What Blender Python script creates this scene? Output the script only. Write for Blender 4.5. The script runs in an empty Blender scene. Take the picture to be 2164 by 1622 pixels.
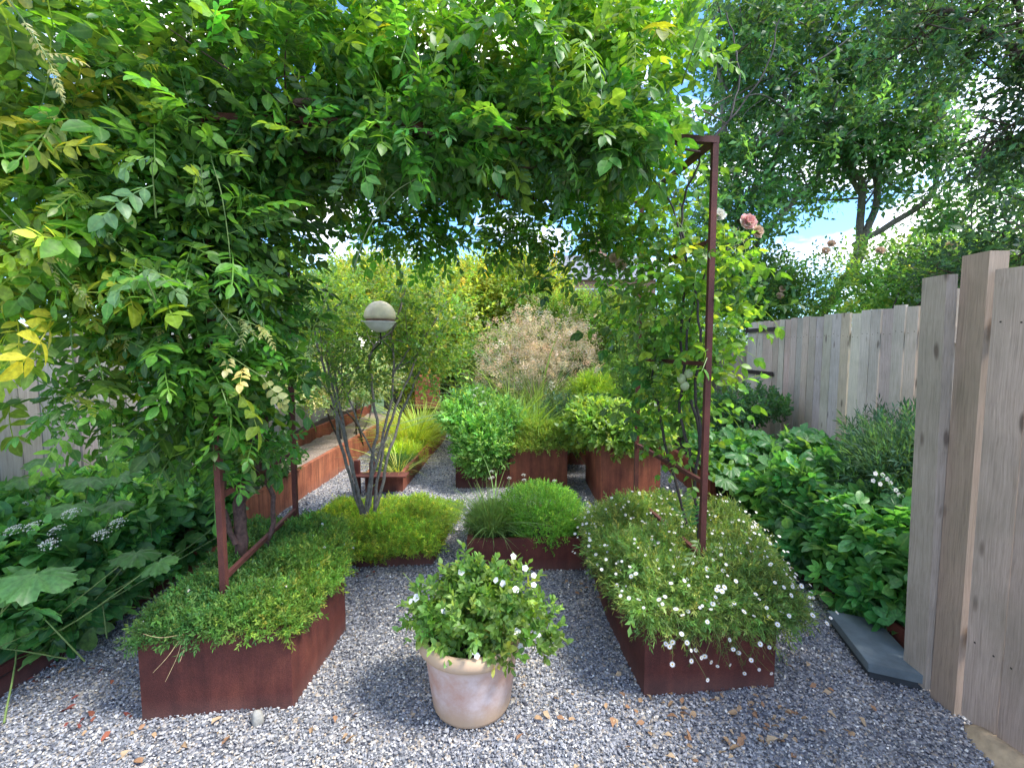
import bpy, math, random
import numpy as np
R = math.radians
rng = np.random.default_rng(7)
random.seed(7)
sc = bpy.context.scene
COL = sc.collection

# ------------------------------------------------------------------ camera
F = 1000.0 / 2164.0
PITCH = R(4.5)
CAMZ = 1.5
cam = bpy.data.cameras.new('camera'); camo = bpy.data.objects.new('camera', cam); COL.objects.link(camo)
cam.sensor_width = 36; cam.lens = 36 * F; cam.clip_end = 500; cam.clip_start = 0.02
camo.location = (0, 0, CAMZ); camo.rotation_euler = (R(90) - PITCH, 0, 0)
sc.camera = camo

def P(u, v, Y):      # survey helper: the place's point seen at photo pixel u,v standing Y metres ahead
    x = (u - 1082) / 1000; z = -(v - 811) / 1000
    dy = math.cos(PITCH) + z * math.sin(PITCH); dz = -math.sin(PITCH) + z * math.cos(PITCH)
    t = Y / dy
    return np.array([x * t, Y, CAMZ + dz * t])

# ------------------------------------------------------------------ materials
def nt(name):
    m = bpy.data.materials.new(name); m.use_nodes = True
    n = m.node_tree; n.nodes.clear()
    out = n.nodes.new('ShaderNodeOutputMaterial')
    return m, n, out
def N(n, t, **kw):
    x = n.nodes.new(t)
    for k, v in kw.items():
        if k.startswith('i_'): x.inputs[k[2:].replace('_', ' ')].default_value = v
        else: setattr(x, k, v)
    return x
def L(n, a, b): n.links.new(a, b)
def ramp(n, stops):
    r = n.nodes.new('ShaderNodeValToRGB'); e = r.color_ramp.elements
    while len(e) < len(stops): e.new(0.5)
    for i, (p, c) in enumerate(stops):
        e[i].position = p; e[i].color = (*c, 1) if len(c) == 3 else c
    return r
def mixc(n, a, b, f, mode='MIX'):
    m = n.nodes.new('ShaderNodeMix'); m.data_type = 'RGBA'; m.blend_type = mode
    for s, v in ((0, f), (6, a), (7, b)):
        if hasattr(v, 'is_linked') or hasattr(v, 'node'): n.links.new(v, m.inputs[s])
        else: m.inputs[s].default_value = v if s == 0 else (*v, 1)
    return m.outputs[2]
def coords(n, scale=(1, 1, 1), src='Object'):
    tc = n.nodes.new('ShaderNodeTexCoord'); mp = n.nodes.new('ShaderNodeMapping')
    mp.inputs['Scale'].default_value = scale
    L(n, tc.outputs[src], mp.inputs[0]); return mp.outputs[0]
def noise(n, vec, scale, detail=4, rough=.6):
    x = N(n, 'ShaderNodeTexNoise'); x.inputs['Scale'].default_value = scale
    x.inputs['Detail'].default_value = detail; x.inputs['Roughness'].default_value = rough
    L(n, vec, x.inputs['Vector']); return x.outputs['Fac']
def bump(n, h, s, d=.01):
    b = N(n, 'ShaderNodeBump'); b.inputs['Strength'].default_value = s; b.inputs['Distance'].default_value = d
    L(n, h, b.inputs['Height']); return b.outputs[0]

def leaf_mat(name, rough=.45, trans=.38, gain=1.9, spec=.4):
    m, n, out = nt(name)
    at = N(n, 'ShaderNodeAttribute', attribute_name='Col')
    rib = N(n, 'ShaderNodeAttribute', attribute_name='rib')
    rp = ramp(n, [(0.80, (0, 0, 0)), (1, (1, 1, 1))]); L(n, rib.outputs['Fac'], rp.inputs[0])
    tint = mixc(n, at.outputs['Color'], (.35, .45, .16), .0, 'MIX')
    mx = n.nodes.new('ShaderNodeMix'); mx.data_type = 'RGBA'
    mul = N(n, 'ShaderNodeMath', operation='MULTIPLY'); L(n, rp.outputs[0], mul.inputs[0]); mul.inputs[1].default_value = .22
    L(n, mul.outputs[0], mx.inputs[0]); L(n, at.outputs['Color'], mx.inputs[6]); mx.inputs[7].default_value = (.30, .42, .14, 1)
    nz = noise(n, coords(n), 60, 2)
    nr = ramp(n, [(.3, (.72, .72, .72)), (.7, (1.25, 1.25, 1.25))]); L(n, nz, nr.inputs[0])
    col = mixc(n, mx.outputs[2], nr.outputs[0], 1.0, 'MULTIPLY')
    geo = N(n, 'ShaderNodeNewGeometry')
    back = mixc(n, col, (.22, .32, .20), .22)
    fin = n.nodes.new('ShaderNodeMix'); fin.data_type = 'RGBA'
    L(n, geo.outputs['Backfacing'], fin.inputs[0]); L(n, col, fin.inputs[6]); L(n, back, fin.inputs[7])
    pb = N(n, 'ShaderNodeBsdfPrincipled'); pb.inputs['Roughness'].default_value = rough
    pb.inputs['Specular IOR Level'].default_value = spec
    L(n, fin.outputs[2], pb.inputs['Base Color'])
    tr = N(n, 'ShaderNodeBsdfTranslucent')
    tcol = mixc(n, col, (gain * 1.15, gain, gain * .35), 1.0, 'MULTIPLY'); L(n, tcol, tr.inputs[0])
    ms = N(n, 'ShaderNodeMixShader'); ms.inputs[0].default_value = trans
    L(n, pb.outputs[0], ms.inputs[1]); L(n, tr.outputs[0], ms.inputs[2]); L(n, ms.outputs[0], out.inputs[0])
    return m

def corten(name, dark, mid, light, streak=.5):
    m, n, out = nt(name)
    v = coords(n); vs = coords(n, (14, 14, 1.2))
    a = noise(n, v, 3.5, 6, .65); b = noise(n, vs, 2.0, 5, .6); c = noise(n, v, 220, 3, .7)
    r = ramp(n, [(.32, dark), (.52, mid), (.74, light)]); L(n, a, r.inputs[0])
    rs = ramp(n, [(.35, (.48, .46, .46)), (.65, (1.4, 1.32, 1.2))]); L(n, b, rs.inputs[0])
    c1 = mixc(n, r.outputs[0], rs.outputs[0], streak, 'MULTIPLY')
    rc = ramp(n, [(.3, (.60, .58, .56)), (.7, (1.4, 1.4, 1.4))]); L(n, c, rc.inputs[0])
    c2 = mixc(n, c1, rc.outputs[0], .8, 'MULTIPLY')
    # dust and lime splashed along the foot of the plates
    sp = N(n, 'ShaderNodeSeparateXYZ'); tc = N(n, 'ShaderNodeTexCoord'); L(n, tc.outputs['Object'], sp.inputs[0])
    mr = N(n, 'ShaderNodeMapRange'); mr.inputs['From Min'].default_value = .0; mr.inputs['From Max'].default_value = .09
    mr.inputs['To Min'].default_value = .30; mr.inputs['To Max'].default_value = 0; L(n, sp.outputs[2], mr.inputs[0])
    mm = N(n, 'ShaderNodeMath', operation='MULTIPLY'); L(n, mr.outputs[0], mm.inputs[0]); L(n, a, mm.inputs[1])
    c3 = mixc(n, c2, (.24, .19, .17), mm.outputs[0])
    pb = N(n, 'ShaderNodeBsdfPrincipled'); pb.inputs['Roughness'].default_value = .72
    pb.inputs['Specular IOR Level'].default_value = .3
    L(n, c3, pb.inputs['Base Color']); L(n, bump(n, c, .35, .004), pb.inputs['Normal']); L(n, pb.outputs[0], out.inputs[0])
    return m

def simple(name, col, rough=.7, nscale=20, var=.25, bs=.2, spec=.3, metal=0):
    m, n, out = nt(name); v = coords(n); a = noise(n, v, nscale, 5)
    r = ramp(n, [(.3, tuple(c * (1 - var) for c in col)), (.7, tuple(min(1, c * (1 + var)) for c in col))]); L(n, a, r.inputs[0])
    pb = N(n, 'ShaderNodeBsdfPrincipled'); pb.inputs['Roughness'].default_value = rough; pb.inputs['Metallic'].default_value = metal
    pb.inputs['Specular IOR Level'].default_value = spec
    L(n, r.outputs[0], pb.inputs['Base Color']); L(n, bump(n, a, bs, .01), pb.inputs['Normal']); L(n, pb.outputs[0], out.inputs[0])
    return m

def attr_mat(name, rough=.85, bs=.3, nscale=120, trans=0):
    m, n, out = nt(name); at = N(n, 'ShaderNodeAttribute', attribute_name='Col')
    a = noise(n, coords(n), nscale, 3)
    r = ramp(n, [(.3, (.8, .8, .8)), (.7, (1.2, 1.2, 1.2))]); L(n, a, r.inputs[0])
    pb = N(n, 'ShaderNodeBsdfPrincipled'); pb.inputs['Roughness'].default_value = rough
    pb.inputs['Specular IOR Level'].default_value = .3
    c = mixc(n, at.outputs['Color'], r.outputs[0], 1.0, 'MULTIPLY')
    L(n, c, pb.inputs['Base Color'])
    L(n, bump(n, a, bs, .004), pb.inputs['Normal'])
    if trans:
        tr = N(n, 'ShaderNodeBsdfTranslucent'); L(n, c, tr.inputs[0])
        ms = N(n, 'ShaderNodeMixShader'); ms.inputs[0].default_value = trans
        L(n, pb.outputs[0], ms.inputs[1]); L(n, tr.outputs[0], ms.inputs[2]); L(n, ms.outputs[0], out.inputs[0])
    else: L(n, pb.outputs[0], out.inputs[0])
    return m

def wood_mat(name, stretch=(85, 85, 2.2), knots=True, algae=.3):
    """weathered softwood; grain runs along Z; per-board tint in Col; board width coordinate via noise"""
    m, n, out = nt(name); at = N(n, 'ShaderNodeAttribute', attribute_name='Col')
    v = coords(n)
    warp = N(n, 'ShaderNodeTexNoise'); warp.inputs['Scale'].default_value = 3.0; L(n, v, warp.inputs['Vector'])
    wv = N(n, 'ShaderNodeVectorMath', operation='SCALE'); wv.inputs['Scale'].default_value = .035; L(n, warp.outputs['Color'], wv.inputs[0])
    ad = N(n, 'ShaderNodeVectorMath', operation='ADD'); L(n, v, ad.inputs[0]); L(n, wv.outputs[0], ad.inputs[1])
    # offset each board's grain by its tint so grain never runs across boards
    off = N(n, 'ShaderNodeVectorMath', operation='SCALE'); off.inputs['Scale'].default_value = 37; L(n, at.outputs['Color'], off.inputs[0])
    mp = N(n, 'ShaderNodeMapping'); mp.inputs['Scale'].default_value = stretch; L(n, ad.outputs[0], mp.inputs[0])
    ad2 = N(n, 'ShaderNodeVectorMath', operation='ADD'); L(n, mp.outputs[0], ad2.inputs[0]); L(n, off.outputs[0], ad2.inputs[1])
    g = noise(n, ad2.outputs[0], 2.0, 8, .75)
    gr = ramp(n, [(.28, (.50, .47, .45)), (.5, (.95, .94, .93)), (.75, (1.3, 1.3, 1.32))]); L(n, g, gr.inputs[0])
    c = mixc(n, at.outputs['Color'], gr.outputs[0], .85, 'MULTIPLY')
    bl = noise(n, ad.outputs[0], 2.6, 4)
    br = ramp(n, [(.42, (0, 0, 0)), (.66, (1, 1, 1))]); L(n, bl, br.inputs[0])
    f = N(n, 'ShaderNodeMath', operation='MULTIPLY'); L(n, br.outputs[0], f.inputs[0]); f.inputs[1].default_value = algae
    c = mixc(n, c, (.135, .135, .085), f.outputs[0])
    if knots:
        mk = N(n, 'ShaderNodeMapping'); mk.inputs['Scale'].default_value = (11, 11, 3.6); L(n, ad.outputs[0], mk.inputs[0])
        vo = N(n, 'ShaderNodeTexVoronoi'); vo.inputs['Scale'].default_value = 1.0; L(n, mk.outputs[0], vo.inputs['Vector'])
        kr = ramp(n, [(.08, (1, 1, 1)), (.17, (0, 0, 0))]); L(n, vo.outputs['Distance'], kr.inputs[0])
        f2 = N(n, 'ShaderNodeMath', operation='MULTIPLY'); L(n, kr.outputs[0], f2.inputs[0]); f2.inputs[1].default_value = .75
        c = mixc(n, c, (.085, .055, .04), f2.outputs[0])
    pb = N(n, 'ShaderNodeBsdfPrincipled'); pb.inputs['Roughness'].default_value = .82; pb.inputs['Specular IOR Level'].default_value = .25
    L(n, c, pb.inputs['Base Color']); L(n, bump(n, g, .5, .006), pb.inputs['Normal']); L(n, pb.outputs[0], out.inputs[0])
    return m

def gravel_mat():
    m, n, out = nt('gravel'); v = coords(n)
    vo = N(n, 'ShaderNodeTexVoronoi'); vo.inputs['Scale'].default_value = 75; L(n, v, vo.inputs['Vector'])
    sp = N(n, 'ShaderNodeSeparateColor'); L(n, vo.outputs['Color'], sp.inputs[0])
    r = ramp(n, [(0, (.08, .085, .10)), (.35, (.20, .21, .24)), (.62, (.30, .30, .32)), (.82, (.36, .31, .25)), (.94, (.62, .60, .56))])
    L(n, sp.outputs[0], r.inputs[0])
    big = noise(n, v, .9, 4); br = ramp(n, [(.3, (.82, .82, .86)), (.7, (1.12, 1.1, 1.06))]); L(n, big, br.inputs[0])
    c = mixc(n, r.outputs[0], br.outputs[0], 1.0, 'MULTIPLY')
    er = ramp(n, [(.0, (1, 1, 1)), (.75, (.35, .35, .35))]); L(n, vo.outputs['Distance'], er.inputs[0])
    pb = N(n, 'ShaderNodeBsdfPrincipled'); pb.inputs['Roughness'].default_value = .8
    L(n, c, pb.inputs['Base Color']); L(n, bump(n, er.outputs[0], 1.0, .008), pb.inputs['Normal']); L(n, pb.outputs[0], out.inputs[0])
    return m

M = {}
M['leaf'] = leaf_mat('leaf', .42, .42, 2.3)
M['leaf_dull'] = leaf_mat('leaf_matt', .6, .40, 2.2, .2)
M['grass'] = leaf_mat('grass_blade', .5, .35, 1.6, .3)
M['petal'] = attr_mat('petal', .6, .05, 60, .3)
M['dry'] = attr_mat('dry_leaf', .8, .3, 90, .2)
M['corten_dark'] = corten('weathering_steel_dark', (.055, .016, .014), (.095, .026, .020), (.145, .043, .028), .35)
M['corten'] = corten('weathering_steel', (.15, .046, .030), (.235, .075, .044), (.34, .12, .06), .6)
M['corten_orange'] = corten('weathering_steel_orange', (.18, .058, .035), (.29, .10, .055), (.39, .15, .08), .7)
M['rust_bar'] = corten('rusted_bar', (.055, .018, .016), (.10, .032, .026), (.17, .055, .035), .2)
M['bark'] = simple('bark', (.085, .060, .045), .85, 45, .5, .8)
M['vine_bark'] = simple('vine_bark', (.10, .055, .045), .85, 45, .5, .8)
M['pale_bark'] = simple('pale_bark', (.17, .15, .125), .8, 40, .45, .6)
M['dark_stem'] = simple('dark_stem', (.045, .036, .034), .65, 50, .45, .4)
M['green_stem'] = simple('green_stem', (.14, .20, .06), .6, 40, .25, .1)
M['pale_stem'] = simple('pale_stem', (.30, .34, .18), .6, 40, .2, .1)
M['straw'] = simple('straw', (.42, .32, .17), .7, 60, .3, .1)
M['soil'] = simple('soil', (.040, .030, .022), .95, 40, .6, 1.0)
M['black'] = simple('soot', (.012, .011, .011), .9, 20, .3, .2)
M['iron'] = simple('dark_iron', (.035, .026, .024), .6, 40, .5, .3)
M['wood'] = wood_mat('weathered_wood')
M['wood_left'] = wood_mat('weathered_grey_wood', (30, 30, 1.2), False, .45)
M['gravel'] = gravel_mat()
M['chip'] = attr_mat('gravel_chip', .75, .2, 300)
M['slate'] = simple('slate', (.12, .145, .155), .9, 9, .25, .25)
M['slate_dark'] = simple('slate_dark', (.045, .05, .055), .9, 9, .25, .25)
M['stone'] = simple('grey_stone', (.30, .285, .25), .8, 25, .3, .5)
M['sand_stone'] = simple('sand_stone', (.40, .30, .19), .9, 14, .35, .8)
M['grass_ground'] = simple('lawn', (.05, .085, .025), .95, 3, .4, .5)

def pot_mat():
    m, n, out = nt('limed_terracotta'); v = coords(n)
    a = noise(n, v, 7, 6, .7); b = noise(n, v, 90, 3)
    r = ramp(n, [(.35, (.47, .27, .20)), (.52, (.52, .37, .32)), (.70, (.62, .52, .50))]); L(n, a, r.inputs[0])
    sp = N(n, 'ShaderNodeSeparateXYZ'); tc = N(n, 'ShaderNodeTexCoord'); L(n, tc.outputs['Object'], sp.inputs[0])
    zr = ramp(n, [(0, (0, 0, 0)), (.18, (.05, .05, .05)), (.42, (1, 1, 1)), (.76, (.9, .9, .9)), (.86, (.0, .0, .0))])
    mr = N(n, 'ShaderNodeMapRange'); mr.inputs['From Min'].default_value = 0; mr.inputs['From Max'].default_value = .36
    ad = N(n, 'ShaderNodeMath', operation='MULTIPLY_ADD'); ad.inputs[1].default_value = .06; L(n, a, ad.inputs[0]); L(n, sp.outputs[2], ad.inputs[2])
    L(n, ad.outputs[0], mr.inputs[0]); L(n, mr.outputs[0], zr.inputs[0])
    rim = mixc(n, (.46, .30, .19), (.52, .38, .26), a)
    c = mixc(n, rim, r.outputs[0], zr.outputs[0])
    pb = N(n, 'ShaderNodeBsdfPrincipled'); pb.inputs['Roughness'].default_value = .85; pb.inputs['Specular IOR Level'].default_value = .2
    L(n, c, pb.inputs['Base Color']); L(n, bump(n, b, .15, .004), pb.inputs['Normal']); L(n, pb.outputs[0], out.inputs[0])
    return m
M['pot'] = pot_mat()

# ------------------------------------------------------------------ mesh accumulation
class Acc:
    def __init__(s): s.v = []; s.f = []; s.c = []; s.r = []; s.n = 0
    def add(s, v, f, c=(.5, .5, .5), rib=None):
        v = np.asarray(v, float).reshape(-1, 3); f = np.asarray(f, int)
        if f.shape[1] == 4: f = np.concatenate([f[:, [0, 1, 2]], f[:, [0, 2, 3]]])
        c = np.asarray(c, float)
        if c.ndim == 1: c = np.tile(c, (len(v), 1))
        s.v.append(v); s.f.append(f + s.n); s.c.append(c); s.r.append(np.zeros(len(v)) if rib is None else rib); s.n += len(v)
    def build(s, name, mat, parent=None, smooth=True, loc=None):
        V = np.concatenate(s.v); T = np.concatenate(s.f); C = np.concatenate(s.c); Rb = np.concatenate(s.r)
        if parent is not None: V = V - np.array(parent.matrix_world.translation if False else parent.location)
        me = bpy.data.meshes.new(name); me.vertices.add(len(V)); me.vertices.foreach_set('co', V.astype('f').ravel())
        me.loops.add(len(T) * 3); me.loops.foreach_set('vertex_index', T.astype('i').ravel())
        me.polygons.add(len(T)); me.polygons.foreach_set('loop_start', (np.arange(len(T)) * 3).astype('i'))
        me.polygons.foreach_set('loop_total', np.full(len(T), 3, 'i'))
        me.polygons.foreach_set('use_smooth', np.full(len(T), bool(smooth)))
        a = me.attributes.new('Col', 'FLOAT_COLOR', 'POINT')
        a.data.foreach_set('color', np.concatenate([C, np.ones((len(C), 1))], 1).astype('f').ravel())
        b = me.attributes.new('rib', 'FLOAT', 'POINT'); b.data.foreach_set('value', Rb.astype('f'))
        me.update(calc_edges=True); me.materials.append(mat)
        o = bpy.data.objects.new(name, me); COL.objects.link(o)
        if parent is not None: o.parent = parent
        return o

def tag(o, label=None, cat=None, group=None, kind=None):
    if label: o['label'] = label
    if cat: o['category'] = cat
    if group: o['group'] = group
    if kind: o['kind'] = kind
    return o
def thing(name, label, cat, loc=(0, 0, 0), group=None):
    o = bpy.data.objects.new(name, None); COL.objects.link(o); o.location = tuple(float(c) for c in loc)
    o.empty_display_size = .1
    return tag(o, label, cat, group)

# ---- shapes
def norm(a): return a / np.maximum(np.linalg.norm(a, axis=-1, keepdims=True), 1e-9)
def leaf_tpl(width=.42, rows=(.22, .5, .78), fold=.10, curl=.18, wv=(.78, 1, .66), pet=0):
    """one ovate leaf along +Y, length 1"""
    v = [(0, 0, 0)]; rib = [1]
    for t, w in zip(rows, wv):
        z = -curl * t * t
        for sx in (-1, 0, 1):
            v.append((sx * w * width / 2, t, z + (fold * w * width if sx else 0))); rib.append(0 if sx else 1)
    v.append((0, 1, -curl)); rib.append(.6)
    f = [(0, 2, 1), (0, 3, 2)]
    for k in range(len(rows) - 1):
        b = 1 + 3 * k
        f += [(b, b + 1, b + 4), (b, b + 4, b + 3), (b + 1, b + 2, b + 5), (b + 1, b + 5, b + 4)]
    b = 1 + 3 * (len(rows) - 1); e = len(v) - 1
    f += [(b, b + 1, e), (b + 1, b + 2, e)]
    return np.array(v, float), np.array(f), np.array(rib, float)
OV = leaf_tpl(.46); OVW = leaf_tpl(.62, wv=(.9, 1, .6)); OV2 = leaf_tpl(.42, rows=(.5,), wv=(1,), curl=.15)
OV2W = leaf_tpl(.62, rows=(.45,), wv=(1,), curl=.2); NAR = leaf_tpl(.16, rows=(.5,), wv=(1,), curl=.1, fold=.2)

def xf(tpl, R3, T, S):
    v, f, rib = tpl
    k = len(T); n = len(v)
    VV = np.einsum('kij,nj->kni', R3, v) * np.asarray(S).reshape(-1, 1, 1) + T[:, None, :]
    FF = (f[None] + (np.arange(k) * n)[:, None, None]).reshape(-1, 3)
    return VV.reshape(-1, 3), FF, np.tile(rib, k)
def frames(d, up):
    """columns: side, dir, normal"""
    d = norm(d); x = norm(np.cross(d, up)); z = np.cross(x, d)
    return np.stack([x, d, z], -1)
def compose(tpls):  # list of (tpl, R, T, S) single copies -> one template
    V = []; Fc = []; Rb = []; n = 0
    for t, r, p, s in tpls:
        v = (t[0] * s) @ np.asarray(r).T + np.asarray(p)
        V.append(v); Fc.append(t[1] + n); Rb.append(t[2]); n += len(v)
    return np.concatenate(V), np.concatenate(Fc), np.concatenate(Rb)
def strip_tpl(pts, w):
    pts = np.asarray(pts, float); v = []; f = []
    for i, p in enumerate(pts):
        v += [p + (-w[i], 0, 0), p + (w[i], 0, 0)]
        if i: b = 2 * i; f += [(b - 2, b - 1, b + 1), (b - 2, b + 1, b)]
    return np.array(v), np.array(f), np.ones(len(v))
def compound(pairs, ll=.27, leaf=OV, spread=62, droop=.25, seed=0, twist=.35):
    """pinnate leaf, rachis length 1 along +Y"""
    r = np.random.default_rng(seed); out = []
    ts = np.linspace(.2, .93, pairs)
    pts = [(0, t, -droop * t * t) for t in np.linspace(0, 1, 6)]
    out.append((strip_tpl(pts, [.009] * 6), np.eye(3), (0, 0, 0), 1))
    def one(t, ang, s):
        a = R(ang + r.normal(0, 7)); d = np.array([[math.sin(a), math.cos(a), -.15 - 2 * droop * t * math.cos(a) + r.normal(0, .15)]])
        up = np.array([[r.normal(0, twist), r.normal(0, twist), 1.]])
        out.append((leaf, frames(d, up)[0], (0, t, -droop * t * t), s * ll * r.uniform(.85, 1.1)))
    for t in ts:
        s = 1 - .35 * abs(t - .5)
        one(t, -spread, s); one(t, spread, s)
    one(1.0, 0, 1.0)
    return compose(out)
WIST = [compound(5, .30, OV, 60, .30, 1), compound(6, .26, OV, 58, .2, 2), compound(4, .34, OVW, 60, .35, 3), compound(5, .28, OV, 66, .45, 4)]
WISTN = [compound(6, .25, leaf_tpl(.34), 60, .5, 5), compound(7, .22, leaf_tpl(.36), 55, .35, 6)]
ROSE = [compound(2, .42, leaf_tpl(.6, wv=(.85, 1, .7)), 65, .25, 7), compound(3, .34, leaf_tpl(.6, wv=(.85, 1, .7)), 62, .3, 8)]
def palmate(lobes, seed, w=.5, serr=True):
    r = np.random.default_rng(seed); out = []
    for k in range(lobes):
        a = R((k - (lobes - 1) / 2) * (230 / lobes)) + r.normal(0, .06)
        d = np.array([[math.sin(a), math.cos(a), -.12]]); s = 1 - .28 * abs(k - (lobes - 1) / 2) / (lobes / 2)
        out.append((leaf_tpl(w, wv=(.62, 1, .8), fold=.12, curl=.25), frames(d, np.array([[0, 0, 1.]]))[0], (0, 0, .003 * k), s))
    return compose(out)
ANEM = [palmate(3, 1, .62), palmate(5, 2, .48), palmate(3, 3, .55)]
def bigleaf(seed):
    """one broad lobed leaf blade with toothed outline, radius ~1, stalk at origin"""
    r = np.random.default_rng(seed); n = 40; v = [(0, .25, .10)]; rib = [1]; f = []
    for ring, rr in ((1, .55), (2, 1.0)):
        for k in range(n):
            a = R(-160 + 320 * k / (n - 1)); lob = .72 + .28 * abs(math.cos(2.25 * a)) ** .7
            if abs(a) > R(150): lob *= .6
            q = rr * (lob if ring == 2 else (.5 + .5 * lob)) * (1 + (.07 * (-1) ** k if ring == 2 else 0))
            lift = .05 * math.cos(9 * a) - .28 * rr * rr * (.6 + .4 * r.random())
            v.append((math.sin(a) * q * .9, .25 + math.cos(a) * q * .8, .10 + lift)); rib.append(.85 if (ring == 1 and k % 8 == 4) else 0)
    for k in range(n - 1):
        f += [(0, 2 + k, 1 + k)]
        a, b = 1 + k, 1 + n + k
        f += [(a, a + 1, b + 1), (a, b + 1, b)]
    f = [t[::-1] for t in f]
    return np.array(v), np.array(f)[:, ::-1], np.array(rib, float)
BIG = [bigleaf(1), bigleaf(2)]
def sprig(n, seed, leaf=OV2, ln=.32, spread=50, stemlen=1, up=.6):
    r = np.random.default_rng(seed); out = [(strip_tpl([(0, t, 0) for t in (0, .5, 1)], [.01, .008, .004]), np.eye(3), (0, 0, 0), 1)]
    for k in range(n):
        t = .15 + .85 * k / (n - 1); az = k * 2.4 + r.normal(0, .3); sp = R(spread + r.normal(0, 12)) * (1 - .5 * t)
        d = np.array([[math.sin(sp) * math.cos(az), math.cos(sp), math.sin(sp) * math.sin(az)]])
        out.append((leaf, frames(d, np.array([[0, up + .4, .6]]) + r.normal(0, .2, (1, 3)))[0], (0, t, 0), ln * r.uniform(.8, 1.15)))
    return compose(out)
SPRIG = [sprig(7, 1), sprig(9, 2), sprig(6, 3)]
SPRIGN = [sprig(9, 4, NAR, .42, 55), sprig(8, 5, NAR, .5, 48), sprig(11, 6, leaf_tpl(.22, rows=(.5,), wv=(1,)), .34, 55)]
SPRIGM = [SPRIGN[2], sprig(8, 15, OV2, .36, 60), sprig(10, 16, leaf_tpl(.3, rows=(.5,), wv=(1,)), .38, 60), sprig(7, 17, OV2, .42, 65)]
SPRIGW = [sprig(7, 7, OV2W, .40, 60), sprig(9, 8, OV2W, .36, 60)]
SPRIGBIG = [sprig(8, 9, OV, .5, 60), sprig(7, 10, OVW, .5, 62)]
TWIG = [sprig(7, 11, OV2W, .24, 65), sprig(9, 12, OV2W, .2, 60), sprig(6, 13, OV2, .27, 60)]

def colors(k, base, var=.25, alt=None, altp=0., tone=None):
    c = np.tile(np.array(base, float), (k, 1))
    if alt is not None:
        m = rng.random(k) < altp; c[m] = np.array(alt)
    b = np.exp(rng.normal(0, var, (k, 1))); c = c * b
    c[:, 0] *= np.exp(rng.normal(0, var * .6, k)); c[:, 2] *= np.exp(rng.normal(0, var * .5, k))
    return np.clip(c, 0.004, .9)
def field(p, scale, seed):
    r = np.random.default_rng(seed); s = np.zeros(len(p))
    for o in range(6):
        w = norm(r.normal(size=(1, 3)))[0] * scale * r.uniform(.6, 2.2); s += np.sin(p @ w + r.uniform(0, 6.28))
    return s / 2.45      # roughly N(0,.7)
def scatter(acc, tpls, T, D, UP, S, C):
    idx = rng.integers(0, len(tpls), len(T))
    for k, t in enumerate(tpls):
        m = idx == k
        if not m.any(): continue
        v, f, rib = xf(t, frames(D[m], UP[m]), T[m], S[m])
        acc.add(v, f, np.repeat(C[m], len(t[0]), 0), rib)
def tube(acc, pts, rad, sides=6, c=(.5, .5, .5)):
    pts = np.asarray(pts, float); n = len(pts)
    rad = np.asarray(rad, float) if np.ndim(rad) else np.full(n, rad)
    d = norm(np.gradient(pts, axis=0)); ref = np.array([0, 0, 1.]) if abs(d[0][2]) < .9 else np.array([1., 0, 0])
    x = np.zeros_like(d); x[0] = norm(np.cross(d[0], ref))
    for i_ in range(1, n):
        q_ = x[i_ - 1] - d[i_] * (x[i_ - 1] @ d[i_]); x[i_] = q_ / max(np.linalg.norm(q_), 1e-9)
    y = np.cross(d, x); a = np.linspace(0, 2 * math.pi, sides, endpoint=False)
    V = pts[:, None] + (x[:, None] * np.cos(a)[None, :, None] + y[:, None] * np.sin(a)[None, :, None]) * rad[:, None, None]
    f = [(i * sides + j, i * sides + (j + 1) % sides, (i + 1) * sides + (j + 1) % sides, (i + 1) * sides + j) for i in range(n - 1) for j in range(sides)]
    acc.add(V.reshape(-1, 3), f, c)
def curve(pts, n=10, wob=0, seed=0):
    pts = np.asarray(pts, float); t = np.linspace(0, len(pts) - 1, n * (len(pts) - 1) + 1); out = []
    for u in t:
        i = min(int(u), len(pts) - 2); w = u - i
        p0 = pts[max(i - 1, 0)]; p1 = pts[i]; p2 = pts[i + 1]; p3 = pts[min(i + 2, len(pts) - 1)]
        out.append(.5 * (2 * p1 + (-p0 + p2) * w + (2 * p0 - 5 * p1 + 4 * p2 - p3) * w * w + (-p0 + 3 * p1 - 3 * p2 + p3) * w ** 3))
    out = np.array(out)
    if wob:
        r = np.random.default_rng(seed); ph = r.uniform(0, 6, 6)
        s = np.linspace(0, len(pts) * 3, len(out))
        out += wob * np.stack([np.sin(s * 1.7 + ph[0]) + .5 * np.sin(s * 4.1 + ph[1]), np.cos(s * 1.5 + ph[2]) + .5 * np.sin(s * 3.7 + ph[3]), .3 * np.sin(s * 2 + ph[4])], -1)
    return out
def bar(acc, a, b, w=.02, h=None, c=(.5, .5, .5)):
    a = np.array(a, float); b = np.array(b, float); h = h or w
    d = norm(b - a); ref = np.array([0, 0, 1.]) if abs(d[2]) < .9 else np.array([0, 1., 0])
    x = norm(np.cross(d, ref)) * w / 2; y = norm(np.cross(x, d)) * h / 2
    V = [p + sx * x + sy * y for p in (a, b) for sx, sy in ((-1, -1), (1, -1), (1, 1), (-1, 1))]
    acc.add(V, [(0, 1, 2, 3), (7, 6, 5, 4), (0, 4, 5, 1), (1, 5, 6, 2), (2, 6, 7, 3), (3, 7, 4, 0)], c)
def box(acc, x0, x1, y0, y1, z0, z1, c=(.5, .5, .5), b=0):
    V = [(x, y, z) for z in (z0, z1) for x, y in ((x0, y0), (x1, y0), (x1, y1), (x0, y1))]
    acc.add(V, [(3, 2, 1, 0), (4, 5, 6, 7), (0, 1, 5, 4), (1, 2, 6, 5), (2, 3, 7, 6), (3, 0, 4, 7)], c)
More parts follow.
